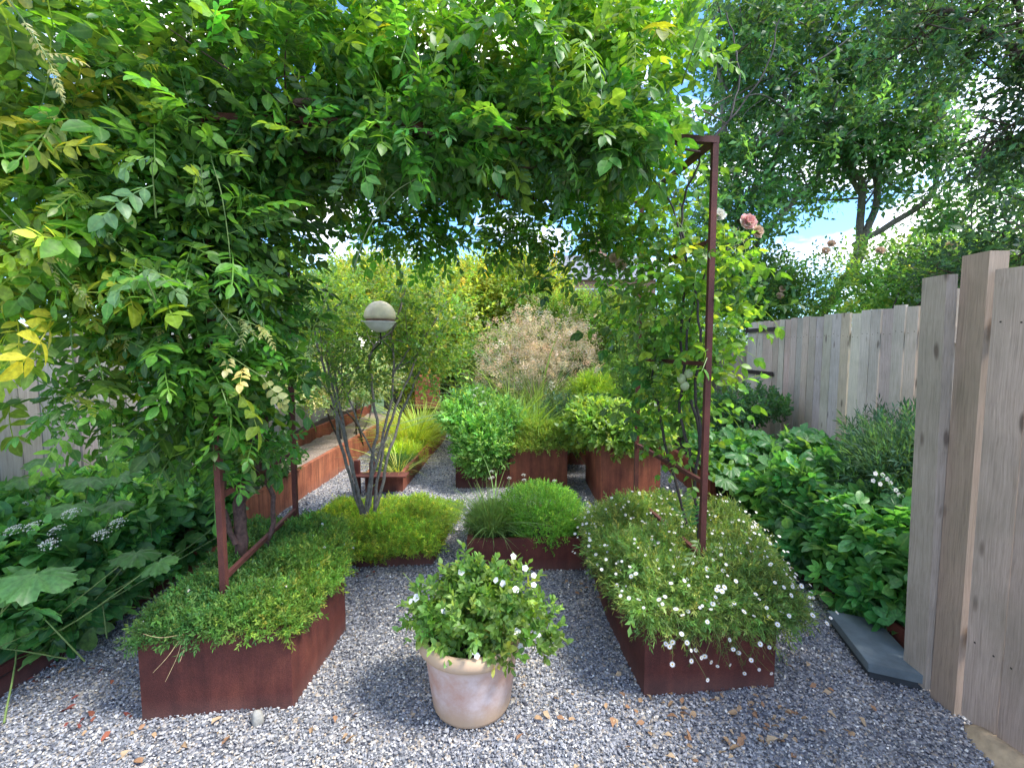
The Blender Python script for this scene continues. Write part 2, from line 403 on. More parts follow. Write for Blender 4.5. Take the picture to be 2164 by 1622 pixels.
def inset(poly, t):
    poly = np.asarray(poly, float); n = len(poly); out = []
    for i in range(n):
        p = poly[i]; a = norm(p - poly[i - 1]); b = norm(poly[(i + 1) % n] - p)
        na = np.array([-a[1], a[0]]); nb = np.array([-b[1], b[0]]); m = na + nb; m = m / (m @ m) * 2
        out.append(p + m * t)
    return np.array(out)
def tray(name_parent, poly, h, mat, wall=.006, lip=.03, soil_z=None, name='steel_body'):
    """open-topped sheet-steel planter from a counterclockwise footprint, folded lip along the top; soil inside"""
    poly = np.asarray(poly, float); inn = inset(poly, wall + lip); inn2 = inset(poly, wall)
    n = len(poly); ac = Acc()
    def ring(pl, z): return [(p[0], p[1], z) for p in pl]
    V = ring(poly, -.03) + ring(poly, h) + ring(inn, h) + ring(inn, h - .006) + ring(inn2, h - .006) + ring(inn2, -.02)
    f = []
    for k in range(5):
        for i in range(n):
            j = (i + 1) % n; f.append((k * n + i, k * n + j, (k + 1) * n + j, (k + 1) * n + i))
    ac.add(V, f); o = ac.build(name, mat, name_parent, smooth=False)
    so = Acc(); sz = h - .05 if soil_z is None else soil_z; c = np.mean(inn2, 0); pts = inset(poly, wall + .001)
    V = [(c[0], c[1], sz + .01)] + [(p[0], p[1], sz) for p in pts]
    so.add(V, [(0, 1 + i, 1 + (i + 1) % n) for i in range(n)]); so.build('soil', M['soil'], name_parent)
    return o

# ------------------------------------------------------------------ sky, sun
SUN_EL, SUN_AZ = R(56), R(108)          # azimuth clockwise from +Y (view direction): from the right, a little behind the camera
w = bpy.data.worlds.new('World'); sc.world = w; w.use_nodes = True; wn = w.node_tree; wn.nodes.clear()
wo = wn.nodes.new('ShaderNodeOutputWorld'); bg = wn.nodes.new('ShaderNodeBackground'); bg.inputs[1].default_value = .15
sky = wn.nodes.new('ShaderNodeTexSky'); sky.sky_type = 'NISHITA'; sky.sun_disc = False
sky.sun_elevation = SUN_EL; sky.sun_rotation = SUN_AZ; sky.air_density = 1.0; sky.dust_density = .6; sky.ozone_density = 3.5
tc = wn.nodes.new('ShaderNodeTexCoord'); mp = wn.nodes.new('ShaderNodeMapping'); mp.inputs['Scale'].default_value = (1, 1, 2.3)
mp.inputs['Location'].default_value = (3.3, .4, .7)
wn.links.new(tc.outputs['Generated'], mp.inputs[0])
cn = wn.nodes.new('ShaderNodeTexNoise'); cn.inputs['Scale'].default_value = 2.6; cn.inputs['Detail'].default_value = 7; cn.inputs['Roughness'].default_value = .55
wn.links.new(mp.outputs[0], cn.inputs['Vector'])
cr = wn.nodes.new('ShaderNodeValToRGB'); cr.color_ramp.elements[0].position = .48; cr.color_ramp.elements[1].position = .62
wn.links.new(cn.outputs['Fac'], cr.inputs[0])
cm = wn.nodes.new('ShaderNodeMix'); cm.data_type = 'RGBA'; wn.links.new(cr.outputs[0], cm.inputs[0])
dp = wn.nodes.new('ShaderNodeMix'); dp.data_type = 'RGBA'; dp.blend_type = 'MULTIPLY'; dp.inputs[0].default_value = 1; dp.inputs[7].default_value = (.50, .70, .92, 1)
wn.links.new(sky.outputs[0], dp.inputs[6]); wn.links.new(dp.outputs[2], cm.inputs[6])
cm.inputs[7].default_value = (8.2, 8.0, 7.6, 1)
wn.links.new(cm.outputs[2], bg.inputs[0]); wn.links.new(bg.outputs[0], wo.inputs[0])
sl = bpy.data.lights.new('sun', 'SUN'); sl.energy = 2.0; sl.angle = R(14); sl.color = (1, .95, .86)
so_ = bpy.data.objects.new('sun', sl); COL.objects.link(so_)
so_.rotation_euler = (math.pi / 2 - SUN_EL, 0, math.pi - SUN_AZ)
sc.view_settings.view_transform = 'Standard'; sc.view_settings.look = 'None'; sc.view_settings.exposure = 1.86; sc.view_settings.gamma = 1
sc.cycles.max_bounces = 7; sc.cycles.diffuse_bounces = 4; sc.cycles.transmission_bounces = 4; sc.cycles.transparent_max_bounces = 4

# ------------------------------------------------------------------ ground
a = Acc(); a.add([(-150, -60, -.06), (150, -60, -.06), (150, 250, -.06), (-150, 250, -.06)], [(0, 1, 2, 3)])
tag(a.build('ground', M['grass_ground']), kind='structure')
def gz(x, y): return .012 * np.sin(x * 2.1 + .4) * np.cos(y * 1.7) + .006 * np.sin(x * 5.3 + y * 4.1)
nx, ny = 90, 260
xs = np.linspace(-3.0, 3.0, nx); ys = np.linspace(-1.5, 11, ny); X, Y = np.meshgrid(xs, ys)
Z = gz(X, Y) - .004
V = np.stack([X, Y, Z], -1).reshape(-1, 3)
f = [(j * nx + i, j * nx + i + 1, (j + 1) * nx + i + 1, (j + 1) * nx + i) for j in range(ny - 1) for i in range(nx - 1)]
a = Acc(); a.add(V, f); tag(a.build('gravel_path', M['gravel']), kind='structure')

# loose stone chips
def chip_tpl(seed):
    r = np.random.default_rng(seed)
    v = np.array([(1, 0, 0), (-1, 0, 0), (0, 1, 0), (0, -1, 0), (0, 0, 1), (0, 0, -1)], float) * r.uniform(.6, 1.15, (6, 1)) + r.normal(0, .16, (6, 3))
    v[:, 2] *= .62
    f = [(0, 2, 4), (2, 1, 4), (1, 3, 4), (3, 0, 4), (2, 0, 5), (1, 2, 5), (3, 1, 5), (0, 3, 5)]
    return v, np.array(f), np.zeros(6)
CH = [chip_tpl(s) for s in range(8)]
PAL = np.array([(.11, .115, .135), (.18, .19, .21), (.24, .245, .27), (.30, .30, .32), (.36, .355, .365), (.41, .40, .40), (.38, .31, .24), (.66, .64, .60), (.06, .06, .075)])
PW = np.array([.14, .18, .18, .16, .12, .07, .06, .045, .045]); PW /= PW.sum()
def chips(k, x0, x1, y0, y1, s0, s1):
    x = rng.uniform(x0, x1, k); y = rng.uniform(y0, y1, k)
    T = np.stack([x, y, gz(x, y) + rng.uniform(0, .007, k)], -1)
    D = rng.normal(size=(k, 3)); D[:, 2] *= .35; UPv = rng.normal(0, .5, (k, 3)); UPv[:, 2] += 1
    return T, D, UPv, rng.uniform(s0, s1, k) * np.exp(rng.normal(0, .22, k)), PAL[rng.choice(len(PAL), k, p=PW)] * np.exp(rng.normal(0, .15, (k, 1))) * np.exp(.10 * field(T, 2.2, 77)[:, None] * np.array([1, .7, .1]))
a = Acc()
for args in ((72000, -2.3, 2.0, 1.15, 2.5, .0042, .0075), (46000, -2.2, 2.0, 2.5, 4.3, .005, .009), (26000, -2.2, 2.0, 4.3, 8.0, .006, .010)):
    scatter(a, CH, *chips(*args))
tag(a.build('loose_gravel', M['chip'], smooth=False), 'fine blue-grey stone chippings covering the garden path', 'gravel', kind='stuff')

# ------------------------------------------------------------------ steel planters
def planter(label, poly, h, mat, group='rusted steel planters', **kw):
    poly = np.asarray(poly, float)
    t = thing('steel_planter', label, 'planter', (poly[:, 0].mean(), poly[:, 1].mean(), 0), group)
    tray(t, poly, h, mat, **kw); return t
LP = [(-1.485, 1.79), (-.905, 1.845), (-.885, 2.41), (-1.10, 2.95), (-1.62, 2.90)]
planter('dark red-brown steel planter with one arch leg and the climber trunk, front left', LP, .365, M['corten_dark'])
RP = [(.575, 1.95), (1.16, 1.985), (1.12, 3.2), (.53, 3.15), (.525, 2.53)]
planter('dark red-brown steel planter overflowing with white daisies, front right', RP, .365, M['corten_dark'])
planter('very low steel planter beneath the many-stemmed small tree', [(-1.05, 3.12), (-.55, 3.18), (-.50, 4.0), (-1.45, 4.0), (-1.42, 3.3)], .085, M['corten_dark'], soil_z=.06)
planter('low steel planter directly behind the clay pot', [(-.30, 3.04), (.50, 3.07), (.47, 3.75), (-.30, 3.72)], .225, M['corten_dark'])
planter('short steel planter, leftmost of the three behind the round green bush', [(-.60, 4.95), (-.035, 4.95), (-.035, 5.7), (-.60, 5.7)], .30, M['corten_dark'])
planter('square steel planter with a mossy mat spilling over, middle of the back three', [(-.028, 4.96), (.59, 4.96), (.59, 5.55), (-.028, 5.55)], .445, M['corten'])
planter('tallest steel planter with glossy leaves, beside the right arch leg', [(.83, 4.32), (1.38, 4.32), (1.38, 5.25), (.83, 5.25)], .585, M['corten'])
planter('long rear steel planter behind the group of three', [(-.55, 6.0), (1.7, 6.0), (1.7, 7.6), (-.55, 7.6)], .36, M['corten'])
# long planter with yellow grass and stepped open end
t = planter('long narrow steel planter holding yellow-green grass', [(-1.52, 4.80), (-1.13, 4.80), (-1.10, 7.75), (-1.62, 7.75)], .20, M['corten'], soil_z=.10)
a = Acc()
for x, y, h in ((-1.60, 4.74, .35), (-1.44, 4.72, .34)): box(a, x, x + .05, y - .03, y + .02, 0, h)
box(a, -1.62, -1.06, 4.62, 4.80, .20, .212); a.build('ledge', M['corten_dark'], t, smooth=False)
# retaining wall, left
def wall_obj(label, segs, h, mat, th=.05, lip=.09, name='steel_retaining_wall', joints=2.0):
    c = np.mean([s[0] for s in segs], 0); t = thing(name, label, 'wall', (c[0], c[1], 0)); a = Acc(); cap = Acc()
    for (p, q) in segs:
        p = np.array(p, float); q = np.array(q, float); Ls = np.linalg.norm(q - p); n = max(1, round(Ls / joints)); d = (q - p) / Ls
        for k in range(n):
            s = p + d * (Ls * k / n + .0015); e = p + d * (Ls * (k + 1) / n - .0015)
            bar(a, (s[0], s[1], h / 2 - .02), (e[0], e[1], h / 2 - .02), th, h + .04)
        nn = np.array([-d[1], d[0]])
    a.build('steel_plate', mat, t, smooth=False); return t
wall_obj('orange rusted steel bed wall running along the left of the garden', [((-2.12, 3.0), (-2.08, 9.0)), ((-2.05, 9.02), (-1.0, 9.05))], .30, M['corten_orange'])
wall_obj('second rusted strip at the foot of the left fence', [((-2.72, 3.4), (-2.70, 9.0))], .40, M['corten'], th=.03, name='steel_edging')
wall_obj('low steel edging of the front left shrub bed', [((-2.28, .9), (-2.16, 2.98))], .12, M['corten_dark'], th=.02, name='steel_edging')
wall_obj('dark steel edging of the right-hand shrub bed', [((1.90, 2.02), (1.90, 4.35))], .14, M['corten_dark'], th=.02, name='steel_edging')
wall_obj('rusted steel bed wall seen through the right arch leg', [((1.90, 4.38), (1.90, 8.6))], .30, M['corten'])
# bed soils
def soil_bed(x0, x1, y0, y1, z, gravelly=False):
    nx, ny = 14, 50; X, Y = np.meshgrid(np.linspace(x0, x1, nx), np.linspace(y0, y1, ny))
    Z = z + .02 * np.sin(X * 7 + Y * 3) * np.cos(Y * 5) + .01 * np.sin(X * 23) * np.sin(Y * 19)
    a = Acc(); a.add(np.stack([X, Y, Z], -1).reshape(-1, 3), [(j * nx + i, j * nx + i + 1, (j + 1) * nx + i + 1, (j + 1) * nx + i) for j in range(ny - 1) for i in range(nx - 1)])
    tag(a.build('soil_bed', M['gravel_bed'] if gravelly else M['soil']), kind='structure')
M['gravel_bed'] = simple('sandy_soil', (.24, .19, .155), .95, 60, .5, .8)
soil_bed(-2.68, -2.16, 3.3, 8.95, .24, True); soil_bed(-2.98, -2.74, 3.3, 8.95, .36); soil_bed(-2.99, -2.2, .8, 3.28, .08)
soil_bed(1.93, 2.98, 2.05, 8.6, .10)

# far fire column
t = thing('steel_fire_column', 'bright orange steel column with a black hearth opening at the far end', 'fireplace', (-1.5, 8.4, 0))
a = Acc(); box(a, -1.70, -1.31, 8.25, 8.60, .42, .99); a.build('hood', M['corten_orange'], t, smooth=False)
a = Acc(); box(a, -1.70, -1.31, 8.56, 8.597, .0, .417); box(a, -1.70, -1.672, 8.25, 8.55, .0, .417); box(a, -1.338, -1.31, 8.25, 8.55, 0, .417); box(a, -1.668, -1.342, 8.27, 8.55, .02, .06); a.build('hearth', M['black'], t, smooth=False)

# ------------------------------------------------------------------ clay pot
def lathe(acc, prof, cx, cy, n=64, z0=0, ps=1.0):
    prof = np.array(prof, float) * ps; a_ = np.linspace(0, 2 * math.pi, n, endpoint=False)
    V = np.stack([cx + prof[:, 0][:, None] * np.cos(a_), cy + prof[:, 0][:, None] * np.sin(a_), np.repeat(prof[:, 1][:, None] + z0, n, 1)], -1)
    f = [(i * n + j, i * n + (j + 1) % n, (i + 1) * n + (j + 1) % n, (i + 1) * n + j) for i in range(len(prof) - 1) for j in range(n)]
    acc.add(V.reshape(-1, 3), f)
POT = (-.17, 1.90)
PS = 1.17
t = thing('clay_pot', 'round pale pink terracotta pot with rolled rim in the middle of the gravel', 'plant pot', (*POT, 0))
a = Acc(); lathe(a, [(0, .004), (.128, .004), (.136, .008), (.140, .02), (.150, .09), (.160, .17), (.168, .225)], *POT, ps=PS)
a.build('pot_body', M['pot'], t)
a = Acc(); pr = [(.167, .222), (.172, .228), (.183, .232), (.190, .240), (.193, .254), (.190, .268), (.182, .277), (.172, .279), (.163, .275), (.158, .262), (.157, .20)]
lathe(a, pr, *POT, n=72, ps=PS); a.build('rim', M['pot'], t)
a = Acc(); lathe(a, [(.0, .235), (.08, .232), (.158, .225)], *POT, n=32, ps=PS); a.build('soil', M['soil'], t)

# ------------------------------------------------------------------ arch
U = np.array([.995, .10, 0]); W_ = np.array([-.10, .995, 0]); Z_ = np.array([0, 0, 1.])
O = np.array([-1.25, 1.98, 0])
def A3(u, w, z): return O + U * u + W_ * w + Z_ * z
AW, AD, AH = 2.17, .88, 2.42
t = thing('steel_arch', 'rusted square-bar garden arch standing in the two front planters', 'garden arch', O)
for (u, w) in ((0, 0), (AW, 0), (0, AD), (AW, AD)):
    a = Acc(); bar(a, A3(u, w, .30), A3(u, w, AH - .013), .026); a.build('arch_post', M['rust_bar'], t, smooth=False)
def abar(p, q, w=.022, nm='crossbar'):
    a = Acc(); bar(a, A3(*p), A3(*q), w); a.build(nm, M['rust_bar'], t, smooth=False)
abar((-.013, 0, AH), (AW + .013, 0, AH), .028, 'top_rail'); abar((-.013, AD, AH), (AW + .013, AD, AH), .028, 'top_rail')
for u in (0, AW): abar((u, .015, AH), (u, AD - .015, AH), .026, 'top_rail')
for k in range(1, 5): abar((AW * k / 5, .015, AH), (AW * k / 5, AD - .015, AH), .02)
for u in (0, AW):
    for z in (.50, .86, 1.42, 1.98): abar((u, .014, z), (u, AD - .014, z), .02)

# ------------------------------------------------------------------ fences
def fence(label, x, y0, y1, zt, mat, tint, bw=.115, side=1, name='board_fence', along='y', top=None, post_every=None, step=None, extra=None):
    t = thing(name, label, 'fence', (x, y0, 0) if along == 'y' else (y0, x, 0)); a = Acc(); r = np.random.default_rng(int(abs(x * 100)) + 3)
    y = y0
    while y < y1 - .02:
        wdt = bw * r.uniform(.86, 1.12); e = min(y + wdt, y1); z = zt(y) if callable(zt) else zt; z += r.normal(0, .006)
        c = np.array(tint) * np.exp(r.normal(0, .13)) * np.array([1 + r.normal(0, .05), 1, 1 + r.normal(0, .06)])
        dx = r.normal(0, .003); g = .0035
        lean = r.normal(0, .003)
        V = []
        for zz in (.03, z):
            for s, yy in ((0, y + g), (0, e - g), (1, e - g), (1, y + g)):
                off = (dx + s * .02 * side)
                V.append((x + off, yy + lean * zz, zz + (0.004 * (yy - y) / bw if zz > .1 else 0)) if along == 'y' else (yy + lean * zz, x + off, zz))
        a.add(V, [(3, 2, 1, 0), (4, 5, 6, 7), (0, 1, 5, 4), (1, 2, 6, 5), (2, 3, 7, 6), (3, 0, 4, 7)], c)
        if along == 'y':
            for zz in (.35, z - .2):
                for q in (.25, .75): ny_ = y + (e - y) * q; nz_ = zz + r.normal(0, .006); xf_ = x + dx + (-.0015 if side > 0 else .0015); box(a, min(xf_, xf_ + .002 * side), max(xf_, xf_ + .002 * side), ny_ - .003, ny_ + .003, nz_ - .003, nz_ + .003, (.05, .035, .03))
        y = e
    a.build('boards', mat, t, smooth=False)
    a = Acc(); zm = zt(y0) if callable(zt) else zt; zmin = min(zm, zt(y1)) if callable(zt) else zt
    for zz in (.35, zmin - .2):
        xo = x + side * .045; a = Acc()
        if along == 'y': bar(a, (xo, y0, zz), (xo, y1, zz), .04, .07, np.array(tint) * .8)
        else: bar(a, (y0, xo, zz), (y1, xo, zz), .04, .07, np.array(tint) * .8)
        a.build('rail', mat, t, smooth=False)
    return t
WT = (.52, .43, .35)
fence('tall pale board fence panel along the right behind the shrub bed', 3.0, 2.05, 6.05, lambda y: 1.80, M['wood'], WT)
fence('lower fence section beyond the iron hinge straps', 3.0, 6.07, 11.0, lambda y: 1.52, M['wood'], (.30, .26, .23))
t = thing('hinge_strap', 'upper dark iron strap across the end of the tall right fence', 'hinge', (2.99, 5.8, 1.69), 'iron straps on the right fence')
def strap(t, z):
    a = Acc(); box(a, 2.975, 2.986, 5.40, 6.04, z - .022, z + .022); a.build('strap_plate', M['iron'], t, smooth=False)
    a = Acc(); tube(a, [(2.972, 6.03, z - .035), (2.972, 6.03, z + .035)], .012, 8); a.build('hinge_pin', M['iron'], t)
strap(t, 1.70)
t = thing('hinge_strap', 'lower dark iron strap on the tall right fence', 'hinge', (2.99, 5.8, 1.2), 'iron straps on the right fence'); strap(t, 1.19)
nf = fence('nearest board fence at the right edge of the photo', 1.80, .2, 1.805, lambda y: 1.775, M['wood'], (.40, .295, .225), bw=.135)
t = thing('fence_post', 'tall squared fence post with a lower cover board, beside the slate slab', 'fence post', (1.82, 1.88, 0))
a = Acc(); bar(a, (1.835, 1.868, 0), (1.835, 1.868, 1.86), .075, .11, (.37, .27, .20)); a.build('post', M['wood'], t, smooth=False)
a = Acc(); bar(a, (1.800, 1.985, .03), (1.768, 1.985, 1.79), .045, .115, (.39, .32, .26)); a.build('cover_board', M['wood'], t, smooth=False)
fence('short return of boards closing the right bed', 2.07, 1.85, 3.0, lambda y: 1.75, M['wood'], WT, along='x', side=-1, name='board_fence')
fence('grey weathered board fence along the left side', -3.0, -.5, 9.4, lambda y: 1.62, M['wood_left'], (.27, .265, .26), bw=.14, side=-1)
fence('dark boundary fence hidden behind the far hedge', 11.0, -3.0, 3.0, lambda y: 1.5, M['wood'], (.09, .07, .055), along='x', side=1)

# ------------------------------------------------------------------ slab, edging, stones
t = thing('slate_slab', 'smooth dark slate slab lying by the right fence', 'stone slab', (1.76, 2.23, 0))
import bmesh
def bev_prism(poly, z0, z1, bv=.004):
    bm = bmesh.new(); vs = [bm.verts.new((p[0], p[1], z0)) for p in poly]; fc = bm.faces.new(vs)
    ex = bmesh.ops.extrude_face_region(bm, geom=[fc]); top = [g for g in ex['geom'] if isinstance(g, bmesh.types.BMVert)]
    for v in top: v.co.z = z1
    bmesh.ops.recalc_face_normals(bm, faces=bm.faces); bmesh.ops.bevel(bm, geom=bm.edges[:], offset=bv, segments=2, affect='EDGES')
    bmesh.ops.triangulate(bm, faces=bm.faces); bm.verts.index_update()
    r_ = (np.array([v.co[:] for v in bm.verts]), np.array([[v.index for v in f.verts] for f in bm.faces])); bm.free(); return r_
a = Acc(); a.add(*bev_prism([(1.60, 2.02), (1.80, 1.93), (1.90, 2.36), (1.70, 2.45)][::1], .045, .085, .0015)); a.build('slab_top', M['slate'], t, smooth=False)
a = Acc(); a.add(*bev_prism([(1.62, 2.035), (1.79, 1.955), (1.885, 2.35), (1.715, 2.43)], -.01, .043, .0015)); a.build('slab_base', M['slate_dark'], t, smooth=False)
def rock(name, label, cat, c, r3, seed, mat, group=None):
    bm = bmesh.new(); bmesh.ops.create_icosphere(bm, subdivisions=3, radius=1)
    V = np.array([v.co[:] for v in bm.verts]); Fx = np.array([[v.index for v in f.verts] for f in bm.faces]); bm.free()
    V = V * (1 + .16 * field(V, 1.8, seed)[:, None] + .05 * field(V, 6, seed + 1)[:, None]) * np.array(r3) + np.array(c)
    a = Acc(); a.add(V, Fx); o = a.build(name, mat, None); tag(o, label, cat, group); return o
rock('stone', 'small pale upright stone on the gravel before the front left planter', 'stone', (-1.005, 1.76, .03), (.024, .02, .042), 3, M['stone'])
rock('edging_stone', 'rough tan sandstone block under the nearest fence', 'stone', (1.79, 1.46, .0), (.085, .34, .07), 9, M['sand_stone'])
rock('sleeper_stone', 'dark rough edging stone half sunk in gravel at bottom right corner', 'stone', (1.52, 1.36, -.035), (.06, .22, .06), 12, M['slate'])

# ------------------------------------------------------------------ plants: generic pieces
G_DEEP = (.030, .085, .020); G_MID = (.060, .150, .025); G_BRIGHT = (.12, .24, .030); G_YEL = (.26, .32, .045); G_BLUE = (.045, .11, .065)
def blobs_points(blobs, shell=.55):
    """blobs: (centre, radii, count). points biased to the outer shell with uneven edge"""
    T = []; Dr = []
    for c, r3, k in blobs:
        d = norm(rng.normal(size=(k, 3))); q = rng.random(k) ** (1 / 3); q = shell * (1 - (1 - q) * .45) + (1 - shell) * q
        ed = 1 + .16 * field(d, 3.0, int(abs(c[0]) * 97 + abs(c[2]) * 31) % 1000)
        T.append(np.asarray(c) + d * np.asarray(r3) * (q * ed)[:, None]); Dr.append(d)
    return np.concatenate(T), np.concatenate(Dr)
def foliage(blobs, tpls, size, base, name='foliage', parent=None, var=.22, alt=None, altp=0., up=.6, out=.8, jit=.5, gap=.0, gscale=9, mat='leaf', zmin=None, szv=.2, toning=None, droop=0, keep=None):
    T, Dr = blobs_points(blobs)
    if gap:
        m = field(T, gscale, 5) > -1.4 + gap; T = T[m]; Dr = Dr[m]
    if zmin is not None: m = T[:, 2] > zmin; T = T[m]; Dr = Dr[m]
    if keep is not None: m = keep(T); T = T[m]; Dr = Dr[m]
    k = len(T)
    D = Dr * out + np.array([0, 0, up]) + rng.normal(0, jit, (k, 3)) - np.array([0, 0, droop])
    UPv = rng.normal(0, .45, (k, 3)) + np.array([0, 0, 1.]) + Dr * .35
    C = colors(k, base, var, alt, altp)
    cl = field(T, 5, 11)[:, None]; C = C * np.exp(.18 * cl)
    if toning is not None: C = toning(T, C)
    a = Acc(); scatter(a, tpls, T, D, UPv, size * np.exp(np.clip(rng.normal(0, szv, k), -1.8 * szv, 1.2 * szv)), C)
    return a.build(name, M[mat], parent)
def grass_tpl(n=5, w=.012, bend=.35):
    pts = [(0, t, -bend * t ** 2.2) for t in np.linspace(0, 1, n)]; wd = [w * (1 - (i / (n - 1)) ** 2 * .9) for i in range(n)]
    return strip_tpl(pts, wd)
GR = [grass_tpl(6, .010, .3), grass_tpl(6, .008, .7), grass_tpl(6, .012, 1.1)]
def tuft(name, centre, r, k, ln, base, parent, tpls=GR, spread=.55, var=.2, alt=None, altp=0, mat='grass', lv=.22):
    cx, cy, cz = centre; a_ = rng.uniform(0, 6.283, k); q = np.sqrt(rng.random(k)) * 1.0
    T = np.stack([cx + np.cos(a_) * q * r[0], cy + np.sin(a_) * q * r[1], np.full(k, cz)], -1)
    D = np.stack([np.cos(a_) * q * spread, np.sin(a_) * q * spread, np.full(k, 1.)], -1) + rng.normal(0, .12, (k, 3))
    UPv = np.stack([-np.cos(a_), -np.sin(a_), np.full(k, .25)], -1) + rng.normal(0, .3, (k, 3)); UPv = -UPv; UPv[:, 2] = np.abs(UPv[:, 2])
    UPv = np.where((np.abs(norm(D) * norm(UPv)).sum(1) > 3)[:, None], UPv + 1, UPv)
    a = Acc(); scatter(a, tpls, T, D, -UPv * np.array([1, 1, -1]), ln * np.exp(rng.normal(0, lv, k)), colors(k, base, var, alt, altp))
    return a.build(name, M[mat], parent)

def flower_mesh(kind):
    a = Acc()
    if kind == 'daisy':
        n = 26; V = [(0, 0, .0)]
        for k in range(n): q = 1 if k % 2 == 0 else .62; V.append((q * math.cos(k * 6.283 / n), q * math.sin(k * 6.283 / n), .12 * q))
        a.add(V, [(0, 1 + k, 1 + (k + 1) % n) for k in range(n)], (.82, .80, .80))
        V = [(0, 0, .22)] + [(.3 * math.cos(k * 6.283 / 8), .3 * math.sin(k * 6.283 / 8), .06) for k in range(8)]
        a.add(V, [(0, 1 + k, 1 + (k + 1) % 8) for k in range(8)], (.62, .45, .06))
    elif kind == 'five':      # flat five-petalled bloom
        for k in range(5):
            t = leaf_tpl(.9, wv=(.7, 1, .9), fold=.03, curl=.05); an = k * 1.2566
            v, f, rb = xf(t, frames(np.array([[math.cos(an), math.sin(an), .12]]), np.array([[0, 0, 1.]])), np.zeros((1, 3)), np.array([1.]))
            a.add(v, f, (.84, .81, .84))
        V = [(0, 0, .16)] + [(.15 * math.cos(k * 1.05), .15 * math.sin(k * 1.05), .03) for k in range(6)]
        a.add(V, [(0, 1 + k, 1 + (k + 1) % 6) for k in range(6)], (.60, .55, .25))
    elif kind in ('umbel', 'rose', 'rose_pink', 'spent'):
        r = np.random.default_rng(5); n = {'umbel': 90}.get(kind, 46)
        for k in range(n):
            th = r.uniform(0, 6.28)
            if kind == 'umbel':
                q = math.sqrt(r.random()); p = np.array([q * math.cos(th), q * math.sin(th), .35 * (1 - q * q)]); s = .17
                d = np.array([[r.normal(), r.normal(), .3]]); up = np.array([[r.normal(0, .3), r.normal(0, .3), 1.]]); c = np.array([.78, .78, .66]) * r.uniform(.75, 1.05)
                t = leaf_tpl(.9, rows=(.5,), wv=(1,))
            else:
                q = .25 + .75 * (k / n); z = .55 * (1 - q); el = R(75 - 70 * q)
                p = np.array([.25 * q * math.cos(th), .25 * q * math.sin(th), z * .4]); s = .55 + .35 * q
                d = np.array([[math.cos(th) * math.cos(el), math.sin(th) * math.cos(el), math.sin(el)]]); up = np.array([[-math.cos(th), -math.sin(th), .8]])
                c = {'rose': np.array([.80, .76, .66]), 'rose_pink': np.array([.80, .42, .38]) if k % 3 else np.array([.85, .68, .55]), 'spent': np.array([.72, .52, .36])}[kind] * r.uniform(.85, 1.05)
                t = leaf_tpl(.95, wv=(.8, 1, .85), fold=-.12, curl=-.15)
            v, f, rb = xf(t, frames(d, up), p[None], np.array([s])); a.add(v, f, c)
    return a.build('flower', M['petal'])
FM = {}
for k in ('daisy', 'five', 'umbel', 'rose', 'rose_pink', 'spent'):
    o = flower_mesh(k); FM[k] = o.data; bpy.data.objects.remove(o)
from mathutils import Vector
def flower(kind, p, s, d, parent, name='flower'):
    o = bpy.data.objects.new(name, FM[kind]); COL.objects.link(o); o.parent = parent
    o.location = tuple(float(p[i]) - parent.location[i] for i in range(3)); o.scale = (s, s, s)
    o.rotation_euler = Vector([float(c) for c in d]).to_track_quat('Z', 'Y').to_euler(); return o
def stems(name, roots, tips, rad, mat, parent, bow=.1, sides=5, taper=.5):
    a = Acc()
    for p, q in zip(roots, tips):
        p = np.array(p, float); q = np.array(q, float); m = (p + q) / 2 + np.array([*rng.normal(0, bow * np.linalg.norm(q - p), 2), 0])
        pts = curve([p, m, q], 5); tube(a, pts, np.linspace(rad, rad * taper, len(pts)), sides)
    return a.build(name, M[mat], parent)

# ------------------------------------------------------------------ wisteria
wt = thing('wisteria', 'dense leafy climber smothering the left side and top of the steel arch', 'climbing plant', (-1.22, 2.35, .33))
a = Acc()
tr = [(P(520, 1185, 2.35), P(505, 1080, 2.35), P(540, 950, 2.35), P(470, 820, 2.3), P(440, 640, 2.25), P(425, 470, 2.2), P(520, 350, 2.3), P(600, 300, 2.4)),
      (P(575, 1175, 2.45), P(572, 1050, 2.45), P(560, 900, 2.45), P(590, 700, 2.5), P(565, 480, 2.5), P(570, 330, 2.5)),
      (P(490, 1150, 2.3), P(470, 1000, 2.25), P(500, 850, 2.3), P(440, 700, 2.25), P(420, 520, 2.15))]
for k, (pp, rd) in enumerate(zip(tr, (.032, .013, .014))):
    q = curve(pp, 8, .012, k); tube(a, q, np.linspace(rd, rd * .7, len(q)), 8)
for k in range(9):      # stems along the roof of the arch
    w0 = rng.uniform(0, AD); q = [A3(u, w0 + rng.normal(0, .08), AH + rng.uniform(-.06, .09)) for u in np.linspace(.1, rng.uniform(1.2, 2.1), 6)]
    q = curve(q, 6, .01, k + 9); tube(a, q, np.linspace(.013, .005, len(q)), 6)
for k in range(26):     # tangle of twigs in the corner and above
    b = A3(rng.uniform(0, 1.9), rng.uniform(0, AD), AH); e = b + np.array([rng.normal(0, .3), rng.normal(0, .3), rng.uniform(-.1, .6)])
    q = curve([b, (b + e) / 2 + rng.normal(0, .06, 3), e], 5); tube(a, q, np.linspace(.006, .002, len(q)), 5)
a.build('trunk', M['vine_bark'], wt)
def B(u, v, Y, rx, ry, rz, n): return (P(u, v, Y), (rx, ry, rz), n)
